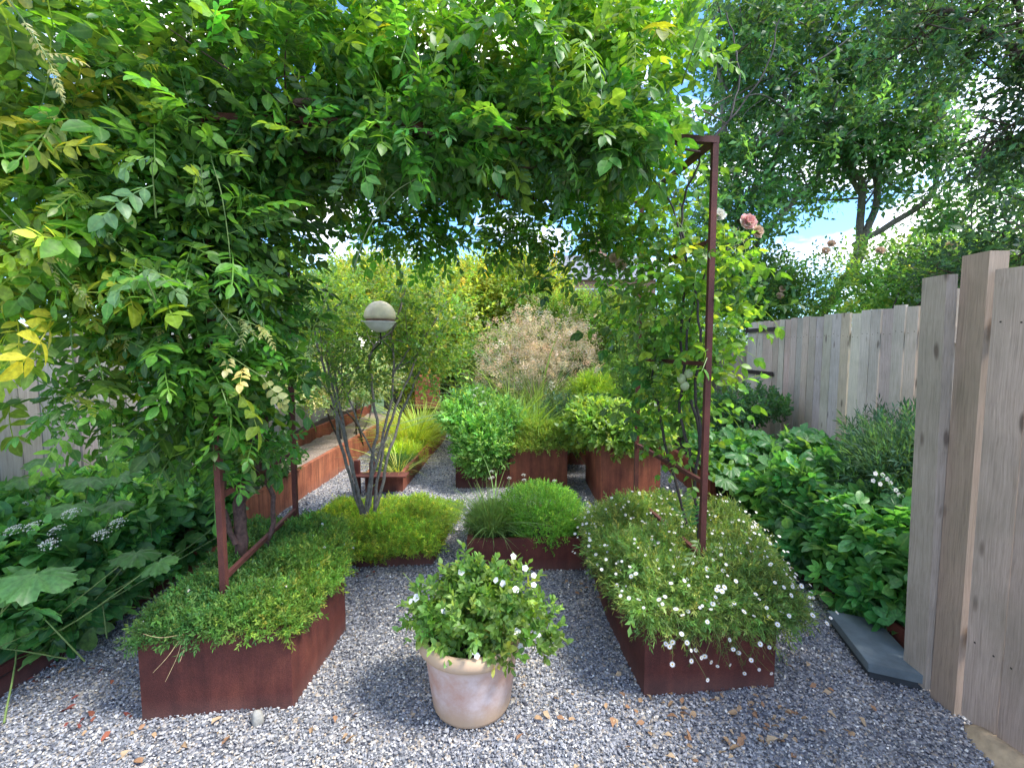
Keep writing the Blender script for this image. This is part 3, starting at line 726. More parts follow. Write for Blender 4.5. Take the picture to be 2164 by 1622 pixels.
WB = [B(500, 900, 2.25, .15, .2, .17, 95), B(420, 840, 2.05, .19, .2, .19, 110), B(510, 720, 2.25, .19, .25, .30, 190), B(400, 660, 2.0, .26, .25, .28, 190),
      B(540, 560, 2.45, .17, .22, .22, 110), B(250, 850, 1.9, .20, .16, .06, 34), B(480, 480, 2.2, .30, .32, .28, 210), B(330, 450, 2.0, .34, .30, .32, 240),
      B(300, 250, 2.0, .50, .4, .38, 340), B(600, 180, 2.25, .5, .45, .32, 380), B(610, 330, 2.35, .40, .4, .12, 190),
      B(860, 180, 2.4, .42, .45, .26, 320), B(900, 300, 2.45, .45, .4, .11, 230), B(1130, 170, 2.45, .40, .45, .28, 300), B(1160, 300, 2.5, .42, .4, .11, 220),
      B(1330, 200, 2.5, .20, .35, .28, 150), B(1280, 340, 2.6, .20, .3, .13, 120), B(900, 60, 2.5, .5, .5, .16, 100), B(1180, 40, 2.5, .40, .4, .16, 100), B(600, 20, 2.3, .6, .5, .2, 170),
      B(850, 465, 3.05, .32, .2, .09, 110), B(1150, 470, 3.0, .34, .2, .10, 110), B(1285, 500, 2.9, .13, .2, .17, 60), B(1180, 590, 2.9, .12, .1, .04, 10),
      B(480, 300, 2.3, .3, .3, .2, 120), B(450, 560, 1.85, .12, .10, .30, 60), B(455, 800, 1.88, .13, .10, .13, 40), B(760, 290, 2.0, .45, .08, .08, 75), B(1120, 285, 2.05, .42, .06, .07, 120), B(1300, 285, 2.1, .16, .05, .06, 70), B(900, 280, 2.0, .3, .05, .06, 60), B(1000, 260, 2.5, .7, .4, .18, 180), B(700, 400, 2.9, .30, .2, .07, 60), B(1000, 405, 2.95, .40, .2, .06, 80), B(880, 500, 3.05, .26, .15, .07, 50), B(1080, 520, 3.0, .10, .1, .06, 14)]
WL = [B(140, 380, 1.85, .34, .3, .34, 190), B(60, 120, 1.8, .42, .32, .32, 190), B(170, 590, 1.9, .32, .3, .16, 120), B(20, 540, 1.85, .3, .3, .14, 70), B(170, 700, 1.9, .24, .2, .08, 42), B(110, 830, 1.85, .16, .1, .04, 12), B(-60, 250, 1.8, .3, .3, .45, 110)]
def skygap(T):
    # light well in the canopy above the middle of the arch
    g = P(985, 20, 2.5); return (T[:, 1] > 1.72) & ~((np.abs(T[:, 0] - g[0]) < .16) & (T[:, 2] > g[2] - .16))
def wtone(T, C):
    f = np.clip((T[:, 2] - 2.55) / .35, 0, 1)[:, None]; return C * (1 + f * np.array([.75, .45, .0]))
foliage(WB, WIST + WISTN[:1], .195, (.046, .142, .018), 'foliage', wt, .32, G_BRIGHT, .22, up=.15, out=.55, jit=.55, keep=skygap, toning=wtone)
foliage([B(1130, 130, 2.45, .5, .45, .26, 130), B(760, 90, 2.4, .5, .45, .26, 110), B(1350, 120, 2.5, .22, .3, .26, 60), B(450, 60, 2.2, .5, .4, .22, 80)], [compound(5, .32, leaf_tpl(.36), 35, .1, 21), compound(4, .36, leaf_tpl(.38), 32, .05, 22)], .19, (.085, .22, .022), 'foliage', wt, .2, (.20, .34, .04), .4, up=1.2, out=.25, jit=.3, keep=skygap)
foliage(WL, WIST + WISTN[:1], .205, (.090, .20, .022), 'foliage', wt, .28, G_YEL, .3, up=.05, out=.6, jit=.5, keep=lambda T: T[:, 1] > 1.6)
# long young shoots
def shoot(pts, rad, k, size, col, tpl, start=.2, matst='green_stem'):
    o = bpy.data.objects.new('young_shoot', None)
    q = curve(pts, 8); a = Acc(); tube(a, q, np.linspace(rad, rad * .4, len(q)), 5)
    st = a.build('young_shoot', M[matst], wt)
    if k:
        ii = (np.linspace(start, .98, k) * (len(q) - 1)).astype(int); T = q[ii]; tg = norm(np.gradient(q, axis=0))[ii]
        D = tg * .5 + rng.normal(0, .5, (k, 3)) + np.array([0, -.1, -.35]); Uv = np.tile(np.array([0, -.7, .7]), (k, 1)) + rng.normal(0, .3, (k, 3))
        b = Acc(); scatter(b, tpl, T, D, Uv, np.full(k, size) * rng.uniform(.8, 1.2, k), colors(k, col, .15))
        lf = b.build('young_leaves', M['leaf'], None); lf.data.transform(__import__('mathutils').Matrix.Translation(-wt.location)); lf.parent = wt
        lf.parent = st
    bpy.data.objects.remove(o)
BRZ = (.34, .33, .12); PALE = (.30, .42, .16)
shoot([P(560, 290, 1.95), P(470, 285, 1.9), P(445, 320, 1.85), P(470, 420, 1.8), P(487, 560, 1.8), P(480, 680, 1.8)], .0035, 0, .1, PALE, WISTN)
shoot([P(750, 560, 2.2), P(780, 480, 2.1), P(830, 410, 2.05), P(885, 375, 2.0)], .0035, 0, .1, PALE, WISTN, matst='pale_stem')
shoot([P(480, 590, 1.9), P(400, 550, 1.85), P(330, 545, 1.8), P(290, 600, 1.8)], .003, 6, .075, PALE, WISTN)
shoot([P(420, 640, 1.9), P(500, 670, 1.8), P(570, 700, 1.75)], .003, 7, .075, BRZ, WISTN, .3)
shoot([P(400, 700, 1.9), P(330, 690, 1.8), P(240, 710, 1.75)], .003, 7, .07, BRZ, WISTN, .3)
shoot([P(430, 720, 1.9), P(490, 755, 1.75), P(560, 800, 1.7)], .003, 3, .11, (.42, .38, .15), [WIST[2]], .5)
shoot([P(640, 800, 2.3), P(660, 700, 2.2), P(700, 610, 2.2)], .003, 6, .08, PALE, WISTN, .3)
shoot([P(120, 440, 1.7), P(200, 470, 1.7), P(290, 560, 1.7)], .003, 5, .08, PALE, WISTN, .3)
shoot([P(0, 440, 1.6), P(80, 520, 1.6), P(150, 600, 1.6)], .003, 5, .08, BRZ, WISTN, .3)
shoot([P(20, 0, 1.5), P(80, 90, 1.5), P(130, 180, 1.5)], .003, 5, .08, (.4, .36, .16), WISTN, .3)
shoot([P(330, 460, 1.6), P(325, 400, 1.55), P(320, 330, 1.5)], .003, 2, .17, (.11, .22, .09), [WIST[2]], .6)
shoot([P(330, 640, 1.6), P(310, 590, 1.55), P(300, 560, 1.5)], .003, 2, .17, (.10, .21, .10), [WIST[2]], .5)
shoot([P(1230, 300, 2.2), P(1235, 350, 2.15), P(1260, 390, 2.1)], .003, 0, .1, PALE, WISTN, matst='pale_stem')
shoot([P(1440, 180, 2.2), P(1470, 90, 2.1), P(1500, 10, 2.05)], .004, 4, .2, G_BRIGHT, WIST, .2)
for (u, v) in ((1190, 350), (1222, 365), (905, 350)):
    p = P(u, v, 2.25); a = Acc(); q = np.array([p + (0, 0, .10), p + (.004, 0, .06), p + (0, 0, 0), p + (.003, 0, -.07), p + (0, 0, -.10)])
    tube(a, q, [.002, .006, .009, .008, .001], 8); a.build('seed_pod', M['pale_stem'], wt)

# ------------------------------------------------------------------ climbing rose on right leg
rt = thing('climbing_rose', 'airy yellow-green climbing rose tied up the right leg of the arch', 'climbing plant', (.95, 2.35, .33))
a = Acc()
for k, pp in enumerate([(P(1480, 1190, 2.4), P(1470, 1050, 2.4), P(1475, 900, 2.4), P(1440, 760, 2.5), P(1450, 560, 2.4), P(1440, 450, 2.4), P(1470, 360, 2.35), P(1500, 300, 2.3), P(1600, 180, 2.3), P(1650, 40, 2.3)),
                        (P(1465, 1180, 2.5), P(1400, 900, 2.6), P(1380, 800, 2.7), P(1390, 640, 2.8), P(1400, 480, 2.8)),
                        (P(1475, 1100, 2.4), P(1490, 980, 2.35), P(1470, 840, 2.35), P(1480, 700, 2.3), P(1455, 560, 2.35), P(1400, 400, 2.4), P(1300, 310, 2.4)),
                        (P(1470, 1000, 2.45), P(1440, 880, 2.45), P(1455, 700, 2.4), P(1500, 560, 2.4), P(1590, 500, 2.45)),
                        (P(1500, 620, 2.4), P(1530, 540, 2.4), P(1560, 480, 2.4)),
                        (P(1500, 300, 2.3), P(1550, 230, 2.3), P(1560, 130, 2.35), P(1535, 30, 2.4)),
                        (P(1480, 560, 2.35), P(1500, 500, 2.35), P(1515, 460, 2.35))]):
    q = curve(pp, 7, .006, k + 40); tube(a, q, np.linspace(.009 if k < 4 else .005, .003, len(q)), 6)
a.build('canes', M['dark_stem'], rt)
RB = [B(1460, 550, 2.45, .17, .2, .14, 75), B(1410, 640, 2.6, .19, .24, .2, 110), B(1490, 690, 2.4, .15, .16, .16, 70), B(1430, 790, 2.6, .17, .2, .16, 90), B(1390, 880, 2.7, .12, .16, .12, 40), B(1530, 520, 2.3, .10, .08, .10, 18),
      B(1320, 600, 2.9, .12, .2, .26, 40), B(1500, 820, 2.4, .08, .15, .12, 26), B(1380, 480, 2.7, .2, .2, .14, 70), B(1430, 380, 2.6, .14, .2, .12, 30), B(1450, 960, 2.5, .10, .1, .10, 18), B(1560, 600, 2.45, .10, .12, .2, 26)]
foliage(RB, ROSE, .13, (.085, .20, .025), 'foliage', rt, .28, (.20, .33, .04), .25, up=.0, out=.6, jit=.6, szv=.25)
foliage([B(1345, 700, 2.8, .12, .2, .28, 55), B(1470, 1130, 2.2, .07, .07, .05, 5), B(1350, 860, 2.8, .08, .12, .1, 14)], WISTN + ROSE, .17, (.055, .14, .03), 'foliage', rt, .25, up=0, jit=.6)
flower('rose', P(1516, 456, 2.35), .040, (0, -.8, .5), rt); flower('rose_pink', P(1580, 470, 2.45), .045, (.1, -.9, .3), rt); flower('spent', P(1600, 490, 2.45), .035, (.3, -.8, .1), rt)
flower('spent', P(1312, 560, 2.8), .035, (0, -1, .1), rt); flower('spent', P(1298, 545, 2.8), .03, (-.3, -1, .1), rt)
for (u, v) in ((1440, 800), (1455, 790), (1447, 815)):
    rp = P(u, v, 2.3); bm = bmesh.new(); bmesh.ops.create_icosphere(bm, subdivisions=3, radius=.021); Vv = np.array([x.co[:] for x in bm.verts]) * (1, 1, 1.15) + rp
    ff = np.array([[x.index for x in f_.verts] for f_ in bm.faces]); bm.free(); a = Acc(); a.add(Vv, ff); a.build('green_hip', M['pale_stem'], rt)

# ------------------------------------------------------------------ planter plantings
def mat_points(poly, k, z0, dome, over=.07, drop=.6):
    poly = np.asarray(poly, float); c = poly.mean(0); big = inset(poly, -over); mn = big.min(0); mxp = big.max(0); T = []
    P2 = rng.uniform(mn, mxp, (k * 3, 2)); ins = np.ones(len(P2), bool); dmin = np.full(len(P2), 9.)
    n = len(big)
    for i in range(n):
        p, q = big[i], big[(i + 1) % n]; e = (q - p) / np.linalg.norm(q - p); dd = (P2 - p) @ np.array([-e[1], e[0]]); ins &= dd > 0; dmin = np.minimum(dmin, dd)
    P2 = P2[ins][:k]; dm = dmin[ins][:k]
    h = dome * np.minimum(1, np.sqrt(np.clip(dm / .16, 0, 1))) - np.where(dm < over, (over - dm) * drop, 0)
    P3 = np.concatenate([P2, np.zeros((len(P2), 1))], 1)
    z = z0 + h * (1 + .42 * field(P3, 11, 3)) + .016 * field(P3, 30, 4)
    out = P2 - c; edge = (dm < .12)
    return np.column_stack([P2, z]), norm(np.column_stack([out, np.zeros(len(out))])) * np.where(edge, 1., .15)[:, None], dm
def matting(name, label, poly, z0, dome, k, tpls, size, base, alt=None, altp=0., over=.07, depth=.10, var=.25, mat='leaf_dull', cat='ground cover', group=None, loc=None, jit=.55, toning=None):
    poly = np.asarray(poly, float); t = thing(name, label, cat, (poly[:, 0].mean(), poly[:, 1].mean(), z0), group)
    T, O_, dm = mat_points(poly, k, z0, dome, over); T[:, 2] -= rng.random(len(T)) ** 2 * depth * np.clip(dm / .06, .15, 1)
    kk = len(T); D = O_ * .35 + np.array([0, 0, .8]) + rng.normal(0, jit, (kk, 3)) ; D[:, 2] -= (dm < over) * .7
    C = colors(kk, base, var, alt, altp) * np.exp(.22 * field(T, 7, 21))[:, None]
    if toning is not None: C = toning(T, C)
    a = Acc(); scatter(a, tpls, T, D, rng.normal(0, .5, (kk, 3)) + np.array([0, 0, 1.]), size * np.exp(rng.normal(0, .22, kk)), C)
    a.build('foliage', M[mat], t); return t, T, O_, dm
FL_G = (.095, .165, .035)
def left_tone(T, C):    # the left corner plant is greyer, the rest yellow-green
    f = np.clip((T[:, 0] + 1.28) / .3, 0, 1)[:, None]; return C * (np.array([.55, .75, 1.15]) * (1 - f) + f)
t, T, O_, dm = matting('fleabane_mat', 'low spreading green mat with a few daisies in the front left planter', LP, .355, .07, 16000, SPRIGM, .040, (.11, .22, .035), (.23, .30, .05), .25, over=.02, toning=left_tone)
ix = rng.choice(len(T), 26, replace=False)
for i in ix: flower('daisy', T[i] + np.array([0, 0, .035]), .0085, (rng.normal(0, .4), -.5, 1), t)
# wispy stalks over the front edge
stems('stem', [(-1.31, 1.80, .36)] * 4, [(-1.36, 1.70, .27), (-1.27, 1.72, .30), (-1.42, 1.74, .40), (-1.33, 1.72, .22)], .0012, 'straw', t)
LOWP = [(-1.10, 3.07), (-.55, 3.11), (-.46, 4.0), (-1.50, 4.0), (-1.50, 3.2)]
t, T, O_, dm = matting('fleabane_mat', 'yellow-green clipped mat around the feet of the small tree', LOWP, .125, .085, 17000, SPRIGM, .038, (.17, .29, .035), (.32, .38, .05), .3, over=.03)
for i in rng.choice(np.where(T[:, 0] < -.95)[0], 18, replace=False): flower('daisy', T[i] + np.array([0, 0, .03]), .010, (rng.normal(0, .4), -.5, 1), t)
# centre low planter: grass tuft and round bush
t = thing('grass_tuft', 'fine green grass clump at the left end of the low planter behind the pot', 'grass', (-.14, 3.3, .2))
foliage([((-.16, 3.3, .24), (.17, .2, .15), 1500)], SPRIGN, .045, (.12, .22, .06), parent=t, mat='leaf_dull', zmin=.18)
tuft('blades', (-.15, 3.3, .2), (.12, .15), 500, .24, (.14, .25, .06), t)
t = thing('rounded_bush', 'round bright green bush in the low planter behind the pot', 'shrub', (.26, 3.35, .2))
foliage([((.24, 3.36, .28), (.29, .30, .19), 4600)], SPRIG + SPRIGN[:1], .05, (.10, .25, .035), parent=t, alt=(.19, .36, .06), altp=.3, mat='leaf_dull', zmin=.15)
stems('stem', [(.2, 3.3, .2)] * 10, [(.24 + .2 * math.cos(k), 3.35 + .2 * math.sin(k), .4) for k in range(10)], .004, 'green_stem', t)
for k in range(7): flower('umbel', (-.12 + rng.uniform(-.05, .5), 3.5 + rng.uniform(-.1, .2), .50 + rng.uniform(-.02, .06)), .018, (0, -.3, 1), t)
# daisies, front right
DP = [(.62, 2.02), (1.18, 2.02), (1.40, 2.85), (1.25, 3.05), (.58, 3.05), (.54, 2.55)]
def daisy_tone(T, C):
    f = np.clip(field(T, 4, 8) * .5 + .5, 0, 1)[:, None]; return C * (.85 + .45 * f) * (1 + f * np.array([.08, .05, 0]))
t, T, O_, dm = matting('daisy_clump', 'billowing clump of small white daisies spilling over the front right planter', DP, .37, .10, 22000, SPRIGN + SPRIGM[:2], .052, (.11, .20, .055), (.22, .29, .09), .3, over=.09, depth=.2, toning=daisy_tone, cat='flowering plant')
stem_r, stem_t = [], []; fl = []
cand = np.where(T[:, 2] > .30)[0]
for n_, i in enumerate(rng.choice(cand, 560, replace=False)):
    p = T[i]; o_ = O_[i]; lift = rng.uniform(.03, .10); q = p + o_ * rng.uniform(.0, .10) + np.array([rng.normal(0, .02), -rng.uniform(0, .03), lift]); stem_r.append(p - (0, 0, .03)); stem_t.append(q); fl.append((q, (o_[0] * .5 + rng.normal(0, .3), -.5 + rng.normal(0, .3), .9)))
for k in range(24):      # trailing stalks with heads hanging down the front plate
    x = rng.uniform(.56, 1.22); p = np.array([x, 1.93 + .05 * (x - .6), rng.uniform(.33, .40)]); q = p + np.array([rng.normal(.03, .06), -rng.uniform(.02, .12), -rng.uniform(.06, .24)]); q[2] = max(q[2], .10)
    stem_r.append(p); stem_t.append(q); fl.append((q, (rng.normal(0, .4), -1, rng.uniform(-.2, .8))))
for k in range(20):
    y = rng.uniform(2.0, 3.0); p = np.array([1.22, y, .38]); q = p + np.array([rng.uniform(.06, .2), rng.normal(0, .05), -rng.uniform(.0, .16)]); stem_r.append(p); stem_t.append(q); fl.append((q, (.5, -.5, .8)))
stems('flower_stalks', stem_r, stem_t, .0011, 'green_stem', t, .15, 3)['kind'] = 'stuff'
a = Acc(); kk = 240; i = rng.choice(len(fl), kk)
fl.sort(key=lambda e: e[0][1])
for q, d in fl[:100]: flower('daisy', q, rng.uniform(.0075, .0135), d, t)
me = FM['daisy']; vv = np.zeros(len(me.vertices) * 3); me.vertices.foreach_get('co', vv); vv = vv.reshape(-1, 3)
ff = np.zeros(len(me.polygons) * 3, int); me.loops.foreach_get('vertex_index', ff); ff = ff.reshape(-1, 3); cc = np.zeros(len(vv) * 4); me.attributes['Col'].data.foreach_get('color', cc); cc = cc.reshape(-1, 4)[:, :3]
a = Acc()
for q, d in fl[100:]:
    up = norm(np.array([d])); fr = frames(np.cross(up, np.array([[.3, .5, .1]])), up)[0]; a.add(vv @ fr.T * rng.uniform(.0045, .0115) + q, ff, cc)
o = a.build('flower_heads', M['petal'], t); o['kind'] = 'stuff'
# trailing foliage down the front plate
a = Acc(); kk = 150; x = rng.uniform(.56, 1.2, kk); T2 = np.stack([x, 1.95 + .05 * (x - .6) - rng.random(kk) * .05, .38 - rng.random(kk) ** 2.2 * .2], -1)
scatter(a, SPRIGN, T2, np.stack([rng.normal(0, .5, kk), -rng.random(kk) * .6, -rng.random(kk) - .2], -1), rng.normal(0, .4, (kk, 3)) + (0, -1, .3), np.full(kk, .045), colors(kk, (.11, .17, .045), .3)); a.build('foliage', M['leaf_dull'], t)

# potted plant
pp = np.array([POT[0] + .02, POT[1], .27])
t = thing('potted_plant', 'leafy green plant with white five-petalled flowers growing in the clay pot', 'flowering plant', pp)
foliage([(pp + (.0, 0, .13), (.19, .18, .14), 330), (pp + (.17, -.02, .05), (.15, .15, .10), 150), (pp + (-.15, .0, .10), (.13, .14, .09), 90), (pp + (-.05, 0, .25), (.06, .06, .08), 34), (pp + (.13, 0, .19), (.10, .1, .09), 70)], SPRIGBIG, .066, (.12, .24, .045), parent=t, alt=(.24, .36, .09), altp=.3, up=.35, out=.7, jit=.45, zmin=.30)
stems('stem', [pp + (rng.normal(0, .05), rng.normal(0, .05), 0) for k in range(22)], [pp + (rng.normal(0, .15), rng.normal(0, .12), rng.uniform(.12, .28)) for k in range(22)], .003, 'green_stem', t)
for (u, v, y) in ((1112, 1350, 1.76), (1092, 1335, 1.76), (1100, 1365, 1.75), (1128, 1235, 1.84), (1110, 1200, 1.86), (1128, 1215, 1.85), (1063, 1232, 1.84), (1048, 1225, 1.86), (1008, 1385, 1.69), (1000, 1375, 1.70), (880, 1262, 1.82), (868, 1270, 1.81), (975, 1208, 1.86), (1045, 1330, 1.72), (1090, 1245, 1.8), (1085, 1175, 1.9), (1135, 1340, 1.78), (938, 1290, 1.74)):
    flower('five', P(u, v, y), rng.uniform(.012, .018), (rng.normal(0, .5), -.8 + rng.normal(0, .3), .8), t)

# back planters
t = thing('leafy_bush', 'blue-green leafy bush hanging over the leftmost of the back three planters', 'shrub', (-.35, 5.1, .3))
foliage([((-.30, 5.0, .45), (.27, .26, .27), 2000), ((-.45, 5.35, .70), (.26, .28, .26), 1500), ((-.62, 5.1, .72), (.12, .15, .13), 250), ((-.10, 5.2, .62), (.2, .25, .22), 900)], SPRIG + SPRIGW, .10, (.10, .25, .055), parent=t, alt=(.22, .40, .13), altp=.4, zmin=.12, mat='leaf_dull')
stems('stem', [(-.35, 5.3, .3)] * 8, [(-.35 + .2 * math.cos(k), 5.2 + .2 * math.sin(k), .8) for k in range(8)], .006, 'green_stem', t)
for k in range(12): flower('umbel', (-.5 + rng.uniform(-.1, .22), 5.1 + rng.uniform(0, .3), .93 + rng.uniform(-.06, .12)), .026, (rng.normal(0, .3), -.5, 1), t)
t = thing('grass_tuft', 'lime-green upright grass rising behind the mossy middle planter', 'grass', (.1, 5.85, .4))
tuft('blades', (.05, 5.75, .36), (.35, .28), 1600, .50, (.22, .36, .045), t)
t, *_ = matting('moss_mat', 'fine lime-green mat spilling over the middle back planter', [(-.05, 4.94), (.62, 4.94), (.62, 5.55), (-.05, 5.55)], .45, .13, 8000, SPRIGM, .05, (.20, .30, .055), (.30, .38, .08), .3, over=.045)
t = thing('grass_tuft', 'short fine grass tufts standing in the mossy mat', 'grass', (.3, 5.2, .5)); tuft('blades', (.28, 5.25, .5), (.2, .18), 420, .32, (.17, .33, .05), t)
t = thing('glossy_shrub', 'light green glossy-leaved shrub topping the tallest steel planter', 'shrub', (1.1, 4.7, .58))
foliage([((1.10, 4.62, .66), (.34, .36, .14), 1500), ((.85, 4.8, .74), (.22, .26, .14), 500), ((1.3, 4.7, .72), (.2, .3, .13), 420)], SPRIGBIG, .12, (.15, .28, .05), parent=t, alt=(.26, .40, .10), altp=.4, zmin=.54, up=.3)
t = thing('bamboo_grass', 'bright lime feathery clump left of the tallest planter', 'grass', (.95, 5.9, .36))
foliage([((.98, 5.9, .78), (.22, .22, .34), 1500), ((.85, 5.7, .55), (.26, .22, .24), 1200)], SPRIGN, .13, (.22, .38, .035), parent=t, alt=(.32, .44, .06), altp=.3, mat='leaf_dull')
t = thing('blue_green_plant', 'dusky blue-green shrub between the middle and tallest planters', 'shrub', (.72, 5.75, .36))
foliage([((.66, 5.65, .55), (.26, .25, .30), 1800)], SPRIG, .10, (.055, .13, .085), parent=t, alt=(.16, .24, .17), altp=.3, mat='leaf_dull')
# yellow grass in the long planter
t = thing('yellow_grass', 'bright yellow-green grass fountain in the long narrow planter', 'grass', (-1.35, 6.9, .1))
tuft('blades', (-1.36, 6.7, .12), (.19, .6), 1500, .45, (.30, .44, .035), t, alt=(.46, .48, .07), altp=.3)
t, *_ = matting('creeping_plant', 'yellow creeping mat along the middle of the long narrow planter', [(-1.50, 5.6), (-1.16, 5.6), (-1.13, 7.6), (-1.58, 7.6)], .14, .12, 5200, SPRIGN, .07, (.24, .36, .04), (.34, .42, .05), .4, over=.02)
t, *_ = matting('creeping_plant', 'dark green creeping mat at the near end of the long narrow planter', [(-1.49, 4.95), (-1.16, 4.95), (-1.15, 5.62), (-1.5, 5.62)], .13, .07, 1300, SPRIGN, .06, (.05, .12, .03), over=.01)
t = thing('grass_tuft', 'thin arching yellow blades at the near corner of the long planter', 'grass', (-1.22, 5.0, .15)); tuft('blades', (-1.22, 4.98, .14), (.08, .12), 70, .34, (.40, .42, .08), t, spread=1.0)
# golden oats
t = thing('golden_oats', 'tall fountain grass with hazy golden oat-like flower heads', 'ornamental grass', (.35, 6.9, .36))
tuft('blades', (.35, 6.9, .36), (.2, .2), 900, .95, (.075, .14, .065), t, spread=.9, alt=(.16, .24, .12), altp=.3)
SP_ = [compose([(leaf_tpl(.3, rows=(.5,), wv=(1,)), frames(np.array([[r_[0], r_[1], -1.4]]), np.array([[1., .2, 0]]))[0], (r_[2], r_[3], r_[4]), .32) for r_ in np.random.default_rng(s).normal(0, .33, (16, 5))]) for s in range(3)]
roots = [(.35 + rng.normal(0, .08), 6.9 + rng.normal(0, .08), .4) for k in range(70)]; tips = []
for k in range(70):
    an = rng.uniform(0, 6.28); q = rng.uniform(.1, 1.0); tips.append((.28 + .95 * q * math.cos(an), 6.8 + .6 * q * math.sin(an), rng.uniform(1.35, 2.05) - .35 * q))
stems('stalk', roots, tips, .0035, 'straw', t, .06, 4)
tt = np.array(tips); reps = 20; T = np.repeat(tt, reps, 0) + rng.normal(0, 1, (len(tt) * reps, 3)) * (.09, .09, .14); k = len(T)
a = Acc(); scatter(a, SP_, T, np.tile([0, 0, 1.], (k, 1)) + rng.normal(0, .2, (k, 3)), rng.normal(0, 1, (k, 3)), np.full(k, .085), colors(k, (.62, .47, .26), .2, (.66, .54, .36), .3)); a.build('flower_heads', M['dry'], t)

# ------------------------------------------------------------------ multi-stem tree and bird feeder
mt = thing('multistem_tree', 'small slender tree with many grey stems fanning out of the low planter', 'tree', (-1.0, 3.45, .1))
a = Acc(); base = P(775, 1085, 3.45); base[2] = .08; ends = []
for k, pp_ in enumerate([(P(770, 1095, 3.45), P(725, 960, 3.45), P(705, 830, 3.5), P(685, 700, 3.6), P(690, 600, 3.7)),
                         (P(770, 1090, 3.45), P(745, 990, 3.5), P(722, 880, 3.55), P(700, 760, 3.6), P(650, 640, 3.8)),
                         (P(765, 1085, 3.45), P(735, 950, 3.4), P(690, 800, 3.3), P(665, 700, 3.3)),
                         (P(775, 1085, 3.45), P(785, 980, 3.45), P(797, 900, 3.5), P(784, 800, 3.55), P(786, 738, 3.58), P(830, 695, 3.6), P(850, 640, 3.65)),
                         (P(776, 1085, 3.45), P(790, 1000, 3.5), P(815, 900, 3.6), P(832, 800, 3.65), P(830, 700, 3.7), P(855, 620, 3.8)),
                         (P(790, 1080, 3.5), P(803, 985, 3.55), P(822, 900, 3.6), P(862, 800, 3.7), P(905, 700, 3.85), P(950, 630, 4.0)),
                         (P(795, 1075, 3.55), P(822, 960, 3.65), P(850, 870, 3.8), P(885, 790, 3.9), P(930, 700, 4.1)),
                         (P(797, 980, 3.5), P(760, 900, 3.5), P(725, 810, 3.5), P(700, 740, 3.5)),
                         (P(832, 790, 3.65), P(860, 745, 3.7), P(900, 700, 3.8))]):
    pp_ = list(pp_); q = curve(pp_, 7, .006, k + 70); r0 = .0135 if k < 7 else .007
    tube(a, q, np.linspace(r0, .006, len(q)), 7); ends += [q[-1], q[int(len(q) * .8)]]
    for j in range(5):
        b = q[int(len(q) * rng.uniform(.55, .98))]; e = b + np.array([rng.normal(0, .16), rng.normal(0, .16), rng.uniform(.05, .3)]); tube(a, curve([b, (b + e) / 2 + rng.normal(0, .02, 3), e], 3), [.005, .004, .004, .003, .003, .002, .002][:7], 5); ends.append(e)
a.build('trunk', M['pale_bark'], mt)
foliage([(e, (.17, .17, .13), 22) for e in ends] + [(P(900, 700, 4.0), (.36, .3, .34), 330), (P(690, 650, 3.9), (.34, .3, .32), 300), (P(920, 780, 4.0), (.2, .3, .15), 80)], TWIG, .15, (.10, .20, .04), 'crown', mt, .28, (.22, .30, .05), .3, up=.2, gap=.25, gscale=7, keep=lambda T: ~((T[:, 1] < 3.6) & (np.abs(T[:, 0] + .955) < .2) & (T[:, 2] > 1.35) & (T[:, 2] < 1.95)))
fc = P(803, 669, 3.42)
t = thing('bird_feeder', 'pale ball-shaped bird feeder perched in the small tree', 'bird feeder', fc)
M['globe'] = simple('stained_ceramic', (.76, .64, .44), .45, 9, .28, .08, .45)
def cap(prof, nm, mt_):
    a = Acc(); lathe(a, prof, fc[0], fc[1], 40, fc[2]); return a.build(nm, M[mt_], t)
rr = .112
cap([(rr * math.sin(x), rr * math.cos(x)) for x in np.linspace(0.01, 1.6, 16)] + [(rr * .90, -rr * .20), (rr * .88, -rr * .16), (rr * .3, .0)], 'dome', 'globe')
M['globe_in'] = simple('feeder_band', (.22, .13, .09), .7, 20, .3, .1)
cap([(rr * .93, -rr * .05), (rr * .92, -rr * .2), (rr * .82, -rr * .34)], 'band', 'globe_in')
M['white_glaze'] = simple('white_glaze', (.70, .66, .60), .4, 9, .15, .05, .5)
cap([(rr * .70, -rr * .34), (rr * .99, -rr * .31), (rr * 1.0, -rr * .36)] + [(rr * 1.0 * math.sin(x), rr * math.cos(x)) for x in np.linspace(2.0, 3.13, 10)], 'dish', 'white_glaze')
a = Acc(); tube(a, [fc - (.0, 0, .10), fc - (.01, -.06, .18), P(786, 742, 3.56)], .006, 6); a.build('bracket', M['iron'], t)
a = Acc(); tube(a, [fc + (-.10, 0, -.036), fc + (-.135, -.01, -.03)], .006, 6); a.build('perch', M['white_glaze'], t)

# ------------------------------------------------------------------ left bed
LB = [B(150, 1150, 2.35, .45, .40, .22, 560), B(330, 1090, 2.6, .42, .4, .24, 520), B(-60, 1150, 2.3, .35, .4, .25, 260)]
t = thing('anemone_bush', 'lush dark green lobed-leaf shrub with creamy umbels in the front left bed', 'shrub', (-2.5, 2.5, .08))
def inbed(T): return (T[:, 0] < -2.12 + .35 * np.clip(T[:, 2] - .05, 0, .5) + .25 * np.clip(T[:, 1] - 2.5, 0, 1)) & (T[:, 1] > 1.9) & (T[:, 0] > -2.97) & (T[:, 2] > .06)
LBW = [((-2.35, 2.35, .36), (.42, .55, .30), 1400), ((-2.55, 2.7, .50), (.42, .6, .24), 900), ((-2.05, 2.8, .38), (.30, .45, .26), 750), ((-2.6, 2.1, .45), (.38, .5, .25), 600), ((-1.95, 2.2, .2), (.25, .4, .2), 420)]
